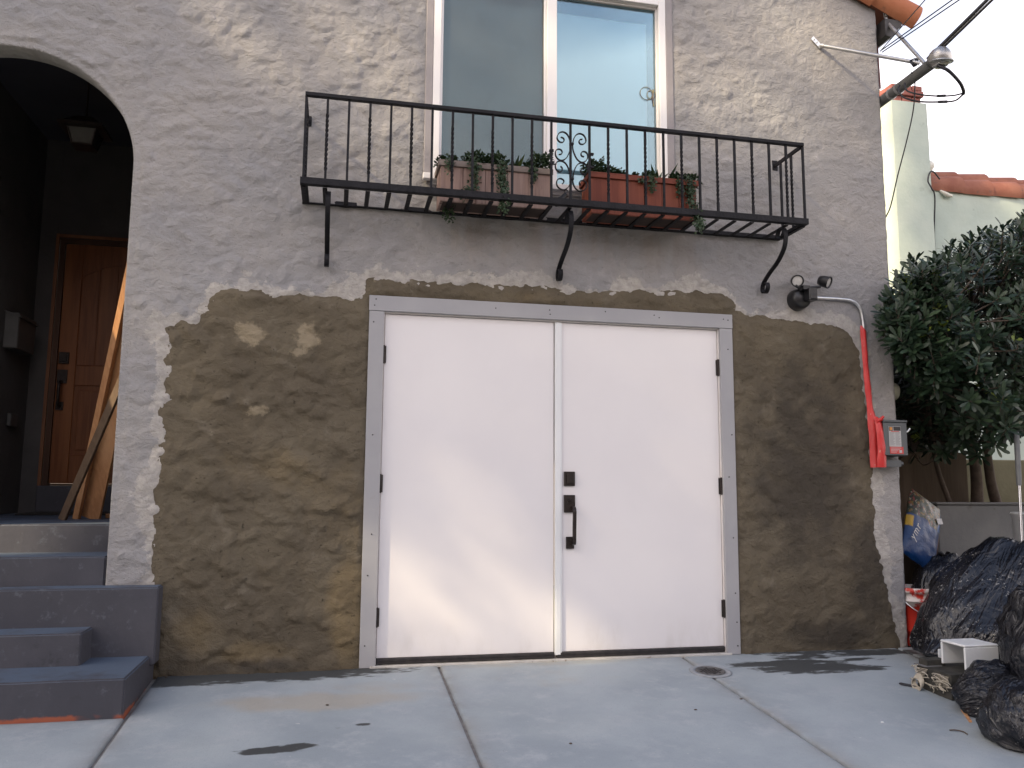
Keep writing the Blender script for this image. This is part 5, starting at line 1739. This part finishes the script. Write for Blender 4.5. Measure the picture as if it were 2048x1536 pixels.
# ================================================================== THINGS BY THE CORNER
def bag(label, c, rad, seed, mat, tie=(0, 0, 1), fold=1.0, ground=True, sub=5, name="garbage_bag", slope=0.0):
    c = Vector(c); tie = Vector(tie).normalized()
    bm = bmesh.new()
    bmesh.ops.create_icosphere(bm, subdivisions=sub, radius=1)
    o_ = Vector((seed * 3.1, seed * 1.7, seed * .9))
    ax = tie.orthogonal().normalized(); bx = tie.cross(ax)
    plv = []
    for v in bm.verts:
        p = v.co.normalized()
        h = p.dot(tie)
        rr_ = (p - tie * h); rr_ = rr_.normalized() if rr_.length > 1e-4 else rr_
        plv += [rr_.dot(ax) * 2.6 + seed, rr_.dot(bx) * 2.6, h * 1.1]
        ang = math.atan2(p.dot(bx), p.dot(ax))
        s = 1 + .17 * mnoise.noise(p * 1.2 + o_) + .11 * mnoise.noise(p * 2.3 + o_)
        # gathered pleats running to the knot
        tw = 2.2 * mnoise.noise(p * 1.1 + o_) + .7 * mnoise.noise(p * 3 + o_)
        def fold_(x): return 1 - 2 * abs(((x / math.pi) % 2) - 1) ** .7
        pl = fold_(ang * 6 + 3 * tw) + .55 * fold_(ang * 11 + 5 * tw + 1)
        s += fold * .046 * pl * min(1, max(0, h + .75) / 1.4) ** 1.2
        # long soft creases sagging across the sides
        w1 = mnoise.noise(Vector((p.x * 2.1, p.y * 2.1, p.z * 5.0)) + o_ * 2 + p * .0)
        w2 = mnoise.noise(Vector((p.x * 4 + w1 * 2, p.y * 4, p.z * 8)) + o_ * 3)
        s += fold * (.020 * (1 - min(1, abs(w1) * 3)) ** 2 + .006 * (1 - min(1, abs(w2) * 4)) ** 2)
        if h > .78: s *= 1 - .30 * (h - .78) / .22
        q_ = Vector((p.x * rad[0], p.y * rad[1], p.z * rad[2])) * s
        q_.z += slope * q_.x * max(0.0, min(1.0, (q_.z + rad[2] * .5) / rad[2]))
        v.co = c + q_
        if ground:
            zz = gz(v.co.y) if v.co.y < 0 else 0.0
            if v.co.z < zz + .004: v.co.z = zz + .004
    for f in bm.faces: f.smooth = True
    me = bpy.data.meshes.new(name); bm.to_mesh(me); bm.free()
    av = me.attributes.new("pleat", 'FLOAT_VECTOR', 'POINT'); av.data.foreach_set("vector", plv)
    me.materials.append(mat)
    t = thing(name, label, "garbage bag", (c.x, c.y, gz(min(c.y, 0))), "black garbage bags by the house corner")
    link("bag_body", me, t)
    # knot
    K = c + Vector((tie.x * rad[0], tie.y * rad[1], tie.z * rad[2])) * .80
    q = MB(); q.tube([K, K + tie * .03, K + tie * .055 + ax * .01], [.020, .010, .014], 8)
    for k in range(5):
        a = k * 1.26
        q.tube([K + tie * .05, K + tie * (.07) + (ax * math.cos(a) + bx * math.sin(a)) * .035, K + tie * .065 + (ax * math.cos(a) + bx * math.sin(a)) * .06], [.010, .012, .003], 6)
    q.build("knot", mat, t)
    return t


bag("big dust-smeared black garbage bag slumped against the house corner", (3.93, -.42, .245), (.62, .38, .47), 1.3, M['bag_dusty'], (.6, .25, .75), 1.0, slope=.5)
bag("black garbage bag behind, dim under the blue soil bag", (3.97, .10, .25), (.25, .22, .36), 4.1, M['bag'], (.2, .3, .9), 1.0)
bag("small puckered black garbage bag in front of the white plastic channel", (3.13, -1.20, -.005), (.20, .17, .17), 2.2, M['bag'], (.75, -.4, .3), 2.3)
bag("tall black garbage bag at the far right edge", (3.47, -1.32, .20), (.29, .28, .47), 6.4, M['bag'], (-.3, -.2, .95), 1.9)
bag("low black garbage bag nearest to the camera, lying on the driveway", (3.0, -1.60, -.01), (.25, .20, .18), 8.3, M['bag'], (.6, .5, .5), 1.8)

# bag of potting soil
def soilmat():
    t = NT("soil_bag_print")
    o = t.obj()
    x, y, z = t.xyz(o)
    blue = t.mix(t.ramp(t.noise(9, 4, .6, vec=o), .4, .7), (0.0015, 0.024, 0.095), (0.002, 0.036, 0.125))
    n_ = t.noise(26, 3, .6, vec=o)
    n2 = t.noise(34, 3, .6, vec=o, stretch=(1.3, 1, .8))
    flo = t.mix(t.ramp(n_, .53, .60), (0.012, 0.020, 0.009), (0.13, 0.08, 0.015))
    flo = t.mix(t.ramp(n2, .58, .62), flo, (0.13, 0.025, 0.02))
    flo = t.mix(t.ramp(t.noise(40, 2, .5, vec=o), .63, .66), flo, (0.16, 0.145, 0.115))
    edge = t.math('ADD', z, t.math('MULTIPLY', t.math('SUBTRACT', t.noise(10, 3, .5, vec=o), .5), .10))
    col = t.mix(t.ramp(edge, .050, .058), blue, flo)
    cap = t.ramp(t.math('ADD', x, t.math('MULTIPLY', z, -.25)), .085, .090)
    col = t.mix(t.math('MULTIPLY', cap, t.ramp(z, .04, .05)), col, (0.004, 0.060, 0.20))
    org = t.ramp(x, .145, .150)
    ob = t.mix(t.ramp(t.noise(16, 3, .6, vec=o), .45, .6), (0.17, 0.050, 0.012), (0.15, 0.095, 0.018))
    ob = t.mix(t.ramp(z, -.16, -.17), ob, (0.20, 0.20, 0.19))
    ob = t.mix(t.ramp(z, .04, .05), ob, (0.03, 0.035, 0.03))
    col = t.mix(org, col, ob)
    sun_ = t.math('MULTIPLY', t.ramp(x, -.130, -.140), t.math('MULTIPLY', t.ramp(z, -.06, -.045), t.ramp(z, .05, .03)))
    col = t.mix(sun_, col, (0.36, 0.22, 0.015))
    return t.done(col, .35, 0, t.bump(t.noise(20, 4, .6, vec=o, dist=1.0), .4, .01), .5)


sb = empty("soil_bag", (3.86, .19, .745)); sb.rotation_euler = (R(-16), R(31), R(8)); sb.scale = (.92, .92, .92)
tag(sb, "blue printed bag of potting soil with flower picture, leaning behind the house corner", "soil bag")
vs = []; fs = []
NU, NV = 26, 34
for sgn in (-1, 1):
    for i in range(NU + 1):
        for j in range(NV + 1):
            u = i / NU * 2 - 1; v = j / NV * 2 - 1
            th = .055 * (max(0, 1 - abs(u) ** 2.6) * max(0, 1 - abs(v) ** 3.2)) ** .55
            w_ = .008 * mnoise.noise((u * 3, v * 4, sgn)) * (1 - max(abs(u), abs(v)) ** 4)
            vs.append((u * .175 * (1 - .05 * abs(v) ** 4), sgn * th + w_, v * .285 + (.012 * mnoise.noise((u * 4, 7, 1)) if j in (0, NV) else 0)))
b_ = (NU + 1) * (NV + 1)
for i in range(NU):
    for j in range(NV):
        a = i * (NV + 1) + j
        fs.append((a, a + NV + 1, a + NV + 2, a + 1)); fs.append((b_ + a, b_ + a + 1, b_ + a + NV + 2, b_ + a + NV + 1))
me = bpy.data.meshes.new("bag_body"); me.from_pydata(vs, [], fs); me.polygons.foreach_set("use_smooth", [True] * len(fs)); me.materials.append(soilmat())
o = bpy.data.objects.new("bag_body", me); COL.objects.link(o); o.parent = sb


def text_part(txt, size, loc, rot, mat, parent):
    cu = bpy.data.curves.new("lettering", 'FONT'); cu.body = txt; cu.size = size; cu.extrude = .0006; cu.align_x = 'CENTER'; cu.space_character = 1.25
    tmp = bpy.data.objects.new("lettering", cu); COL.objects.link(tmp)
    bpy.context.view_layer.update()
    dg = bpy.context.evaluated_depsgraph_get()
    me = bpy.data.meshes.new_from_object(tmp.evaluated_get(dg))
    bpy.data.objects.remove(tmp)
    me.materials.clear(); me.materials.append(mat)
    ob = bpy.data.objects.new("lettering", me); COL.objects.link(ob)
    ob.parent = parent; ob.location = loc; ob.rotation_euler = rot
    return ob


text_part("ymr", .085, (-.098, -.060, -.10), (R(90), R(-72), 0), LBW, sb)
q = MB(); q.box(-.03, .03, -.003, .0, -.022, .022)
o = q.build("label_sticker", LBW, None); o.parent = sb; o.location = (.112, -.052, .135); o.rotation_euler = (0, R(-35), 0)

bk = thing("bucket", "red plastic bucket smeared with white plaster behind the house corner", "bucket", (3.685, .06, 0))
def bucketmat():
    t = NT("plaster_smeared_bucket")
    z = t.xyz()[2]
    e = t.math('ADD', z, t.math('MULTIPLY', t.math('SUBTRACT', t.noise(14, 5, .6), .5), .22))
    m_ = t.math('MAXIMUM', t.math('MULTIPLY', t.ramp(e, .255, .285), t.ramp(t.noise(12, 4, .6), .36, .46)), t.ramp(t.noise(24, 5, .65), .66, .70))
    col = t.mix(m_, (0.46, 0.030, 0.018), (0.60, 0.54, 0.51))
    return t.done(col, t.math('ADD', .35, t.math('MULTIPLY', m_, .4)), 0, t.bump(m_, .3, .01), .4)
BM = bucketmat()
q = MB(); q.lathe([(.112, .004), (.122, .10), (.130, .29), (.138, .29), (.138, .30), (.131, .302), (.134, .345), (.141, .345), (.142, .378), (.137, .380), (.133, .372), (.120, .06), (0, .05)], (3.690, .06, 0), 36); q.build("bucket_body", BM, bk)
q = MB(); q.tube([(3.69 + .145 * math.cos(t), .06 + .145 * math.sin(t) * .96, .335 - .13 * max(0, math.sin(t - 3.2))) for t in np.linspace(3.3, 6.1, 20)], .003, 6); q.build("handle", M['emt'], bk)

# white channel cover, carton with wires
wc = thing("plastic_channel", "white plastic channel cover lying upside down on the wire carton", "plastic cover", (3.22, -.93, .08))
q = MB()
q.box(3.125, 3.335, -1.022, -1.008, .080, .196); q.box(3.125, 3.335, -.852, -.838, .080, .196); q.box(3.125, 3.335, -1.022, -.838, .1965, .209); q.box(3.322, 3.335, -1.0075, -.8525, .080, .196)
q.build("channel_body", M['white_plastic'], wc, bevel=.004)
wx = thing("wire_carton", "dark carton filled with tangled cream wires on the driveway", "carton", (3.12, -.88, gz(-.88)))
q = MB(); q.box(3.03, 3.32, -1.02, -.76, gz(-1.0) + .003, .062); q.box(3.04, 3.16, -.83, -.765, .063, .10); q.build("carton_body", simple("dark_carton", (0.022, 0.021, 0.018), (0.045, 0.042, 0.035), 20, .8), wx, bevel=.003)
q = MB(); q.box(3.02, 3.13, -.84, -.75, .0635, .068); q.build("flap", M['block_wall'], wx)
random.seed(31)
q = MB()
for k in range(22):
    y0 = random.uniform(-1.01, -.79); z0 = random.uniform(-.035, .05); a = random.uniform(0, 6.28); l = random.uniform(.03, .075)
    p0 = Vector((3.022 - random.random() * .015, y0, z0)); dv = Vector((0, math.cos(a), math.sin(a) * .6)) * l
    q.tube(spline([p0, p0 + dv * .4 + Vector((-.015, .01, .012)), p0 + dv * .8 + Vector((-.01, -.012, .01)), p0 + dv], 4), .0028, 5)
for k in range(9):
    q.tube([(3.02, -1.012 + .010 * k, .050), (3.019, -1.008 + .010 * k, -.01)], .0022, 5)
    q.tube([(3.02, -.80 + .006 * k - .06, .055 - .008 * k), (3.017, -.765, .050 - .008 * k)], .0022, 5)
q.build("wire", M['cream_wire'], wx, kind="stuff")
q = MB()
for k in range(6):
    q.tube([(3.0 - .004 * k, -.815 + .036 * math.cos(t * .42), -.012 - .004 * k + .036 * math.sin(t * .42)) for t in range(16)], .0034, 5)
q.build("wire_coil", M['cream_wire'], wx)
wire("cord_loop", "small loop of black cord on the driveway beside the wire carton", [(3.0, -.80, -.048), (2.975, -.775, -.046), (2.95, -.745, -.046), (2.945, -.725, -.045), (2.957, -.72, -.045), (2.967, -.74, -.046), (2.985, -.772, -.046), (3.005, -.80, -.05)], .0045, cat="cord")
q = MB(); q.box(3.19, 3.25, -.74, -.735, .075, .135)
tag(q.build("switch_plate", M['white_plastic'], bevel=.002), "white switch plate propped behind the plastic channel", "switch plate")
stk = MB(); stk.bar((2.975, -1.155, gz(-1.155) + .006), (2.885, -1.315, gz(-1.315) + .006), .012, .008)
tag(stk.build("wood_stick", M['plank']), "short pale wooden stick on the driveway in front of the puckered bag", "stick")
wire("twig", "thin dark twig lying on the driveway near the right bags", [(2.70, -1.395, gz(-1.395) + .004), (2.725, -1.405, gz(-1.405) + .006), (2.748, -1.425, gz(-1.425) + .005), (2.745, -1.455, gz(-1.455) + .004)], .003, cat="twig", m_='bark')
random.seed(77)
for k, (x, y, lab) in enumerate([(-.17, -.62, "dark pebble on the driveway left of the first joint"), (1.62, -.95, "small brown leaf scrap on the driveway, right of centre"), (1.93, -.83, "grey grit clump on the driveway below the drain cover"), (.88, -1.28, "tiny pebble near the bottom centre of the driveway"), (-1.02, -.05, "tiny stone at the foot of the wall by the steps"), (2.45, -1.25, "white crumb of plaster on the driveway at right")]):
    q = MB(); bmx = bmesh.new(); bmesh.ops.create_icosphere(bmx, subdivisions=2, radius=.006)
    for v in bmx.verts: v.co = Vector((v.co.x * 1.4, v.co.y, v.co.z * .5)) * (1 + .5 * mnoise.noise(v.co * 120 + Vector((k, k, k))))
    me = bpy.data.meshes.new("pebble"); bmx.to_mesh(me); bmx.free()
    me.materials.append(M['white_plastic'] if 'white' in lab else M['bark'])
    o = bpy.data.objects.new("pebble", me); COL.objects.link(o); o.location = (x, y, gz(y) + .003)
    tag(o, lab, "pebble")

pl = thing("telescopic_pole", "grey and chrome telescopic pole leaning at the right behind the garbage bags", "pole", (4.25, -.2, 0))
q = MB(); q.tube([(4.215, -.28, .0), (4.30, -.22, 1.08)], .0085, 10); q.build("tube", M['chrome'], pl)
q = MB(); q.tube([(4.298, -.221, 1.06), (4.302, -.218, 1.10), (4.325, -.20, 1.40), (4.326, -.199, 1.42)], [.015, .017, .018, .014], 12); q.build("grip", M['pole_grey'], pl)
wt = thing("white_tub", "white plastic tub edge behind the big garbage bag at the right", "tub", (4.47, -.15, .5))
q = MB(); q.lathe([(.10, .02), (.13, .86), (.14, .87), (.13, .88), (.0, .80)], (4.49, -.12, 0), 24); q.build("tub_body", simple("dull_white_tub", (0.30, 0.31, 0.32), (0.36, 0.37, 0.38), 9, .5), wt)

# ================================================================== HOUSES ACROSS THE STREET (behind the camera; they close off the low sky)
def far_house(label, x0, x1, h, mwall, rise, wins):
    t = thing("facing_house", label, "house", ((x0 + x1) / 2, -21, -.35), "houses across the street")
    q = MB(); q.box(x0, x1, -27, -18.5, -.5, h); q.build("wall", mwall, t)
    q = MB(); xm = (x0 + x1) / 2
    q.add([(x0 - .3, -18.2, h), (x1 + .3, -18.2, h), (xm, -18.2, h + rise), (x0 - .3, -27.3, h), (x1 + .3, -27.3, h), (xm, -27.3, h + rise)], [(0, 2, 1), (3, 4, 5), (0, 3, 5, 2), (1, 2, 5, 4), (0, 1, 4, 3)])
    q.build("roof", M['tile'], t)
    for wx, wz, ww, wh in wins:
        q = MB(); q.box(x0 + wx, x0 + wx + ww, -18.5, -18.44, wz, wz + wh); f = q.build("window", M['vinyl'], t)
        q = MB(); q.box(x0 + wx + .07, x0 + wx + ww - .07, -18.44, -18.43, wz + .07, wz + wh - .07); q.build("pane", M['black_plastic'], f)
    q = MB(); q.box(x0 + .8, x0 + 1.75, -18.5, -18.42, -.35, 1.75); q.build("door", M['entry_dark'], t)


HW1 = simple("tan_stucco", (0.42, 0.36, 0.28), (0.47, 0.41, 0.33), 2, .9)
HW2 = simple("rose_stucco", (0.43, 0.33, 0.29), (0.48, 0.38, 0.34), 2, .9)
HW3 = simple("white_stucco", (0.58, 0.56, 0.52), (0.64, 0.62, 0.58), 2, .9)
for k, (mw_, h_, r_, lab) in enumerate([(HW3, 6.6, 1.6, "white stucco house across the street, far left of the row"), (HW1, 7.0, 1.8, "tan stucco house across the street, left of the rose one"), (HW2, 6.4, 1.9, "rose stucco house across the street facing the garage"), (HW3, 7.2, 1.5, "white stucco house across the street, right of the rose one"), (HW1, 6.6, 1.8, "tan stucco house across the street, far right of the row")]):
    far_house(lab, -21 + 8.6 * k, -21 + 8.6 * k + 8.1, h_, mw_, r_, [(2.6, .6, 1.6, 1.3), (5.2, .6, 1.6, 1.3), (1.2, 3.9, 1.4, 1.5), (5.2, 3.9, 1.6, 1.5)])

# ================================================================== ADDED TREE (out of view left of the camera, crown shaped to shade the front)
random.seed(99)
st = thing("street_tree", "tall street tree left of the house whose crown shades the front", "tree", (-17.0, -9.0, -.35))
sh_h = Vector((math.cos(SUN_AZ), -math.sin(SUN_AZ), 0))            # across the light, horizontal
sh_v = SDIR.cross(sh_h); sh_v = sh_v if sh_v.z > 0 else -sh_v      # across the light, upward
# gaps cut in the added crown to place sun flecks on facade / neighbour points: (point, radius u, radius v, openness)
FL = [((0.30, 0, 0.47), .16, .20, 0.19), ((.18, 0, 0.34), .13, .16, 0.17), ((.45, 0, 1.10), .12, .14, 0.12), ((0.75, 0, 0.52), .16, .16, 0.11), ((.95, 0, 0.34), .15, .20, 0.19), ((1.08, 0, 0.23), .14, .16, 0.21), ((1.30, 0, 0.30), .12, .2, 0.12),
      ((.25, 0, 0.12), .13, .14, 0.20), ((.95, 0, 0.08), .16, .10, 0.19), ((1.4, 0, 0.17), .14, .14, 0.10), ((-.06, 0, 0.25), .08, .28, 0.19), ((-.5, 0, 1.12), .2, .14, 0.09), ((-.9, 0, 0.11), .12, .12, 0.11),
      ((2.45, 0, 4.05), .20, .30, .40), ((2.9, 0, 4.25), .24, .28, .42), ((3.3, 0, 4.1), .22, .32, .40), ((3.15, 0, 3.8), .26, .26, .32), ((2.6, 0, 3.7), .24, .26, .26), ((3.35, 0, 3.45), .2, .26, .24), ((2.2, 0, 3.6), .2, .3, .2),
      ((-.1, 0, 3.8), .16, .20, .30), ((.1, 0, 3.3), .14, .16, .26), ((-.5, 0, 3.4), .16, .16, .22), ((-.35, 0, 2.95), .16, .12, .20), ((.2, 0, 4.1), .12, .2, .24), ((-.9, 0, 4.0), .2, .2, .16),
      ((.75, 0, 4.0), .14, .25, .34), ((.6, 0, 3.2), .1, .14, .26), ((1.5, 0, 3.9), .2, .3, .34), ((1.6, 0, 3.5), .14, .2, .25), ((1.0, 0, 2.45), .45, .10, .16), ((1.8, 0, 2.5), .4, .10, .14),
      ((9.0, 4.55, 5.2), .13, .22, .95), ((7.3, 4.5, 3.4), .2, .5, .18), ((7.55, 4.5, 3.0), .2, .5, .2)]
FLu = [(Vector(p).dot(sh_h), Vector(p).dot(sh_v), ru, rv_, op) for p, ru, rv_, op in FL]
U0 = Vector((7.160, 4.50, 5)).dot(sh_h) + .07  # crown edge placed to light the chimney's left face and shade its front
TD = 32.0
Lf = Leaves()
cnt = 0
for _ in range(62000):
    u = random.uniform(U0 - .1, 4.6); v = random.uniform(-1.8, 11.5)
    if u < U0 + .06 * mnoise.noise((v * 2.2, 3, 1)) + .04 * mnoise.noise((v * 7, 5, 1)): continue
    keep = 1.0
    for fu, fv, ru, rv_, op in FLu:
        dd_ = ((u - fu) / ru) ** 2 + ((v - fv) / rv_) ** 2
        if dd_ < 5: keep *= 1 - min(.97, op * 1.9) * math.exp(-dd_)
    if random.random() > keep ** 3.0: continue
    w_ = random.gauss(0, 1.1)
    p = SDIR * (TD + w_) + sh_h * u + sh_v * v
    Lf.leaf(p, rv(), rv(), random.uniform(.14, .24), random.uniform(.06, .10), .1, random.random(), 0, shape=((0, .4), (.5, 1), (1, .1)))
    cnt += 1
Lf.build("crown", M['leaf_tree'], st, kind="stuff")
q = MB()
cc = SDIR * TD + sh_h * 1.6 + sh_v * 4.5
tb = Vector((cc.x + .4, cc.y - .3, -.4))
st.location = tb
tr = spline([tb, tb.lerp(cc, .35) + Vector((.3, .2, 0)), tb.lerp(cc, .7), cc, cc + sh_v * 4], 8)
q.tube(tr, [.42 - .0105 * k for k in range(len(tr))], 12)
for k in range(26):
    a = tr[10 + k % (len(tr) - 11)]
    e = cc + sh_h * random.uniform(-2.3, 2.6) + sh_v * random.uniform(-5, 6) + SDIR * random.gauss(0, .8)
    q.tube(spline([a, a.lerp(e, .5) + Vector((0, 0, -.3)), e], 5), [.06 - .005 * i for i in range(11)], 6)
o = q.build("trunk", M['bark'], None)
o.parent = st; o.matrix_parent_inverse = Matrix.Translation(st.location).inverted()
crown = [c for c in st.children if c.name.startswith("crown")]
for c in crown: c.matrix_parent_inverse = Matrix.Translation(st.location).inverted()
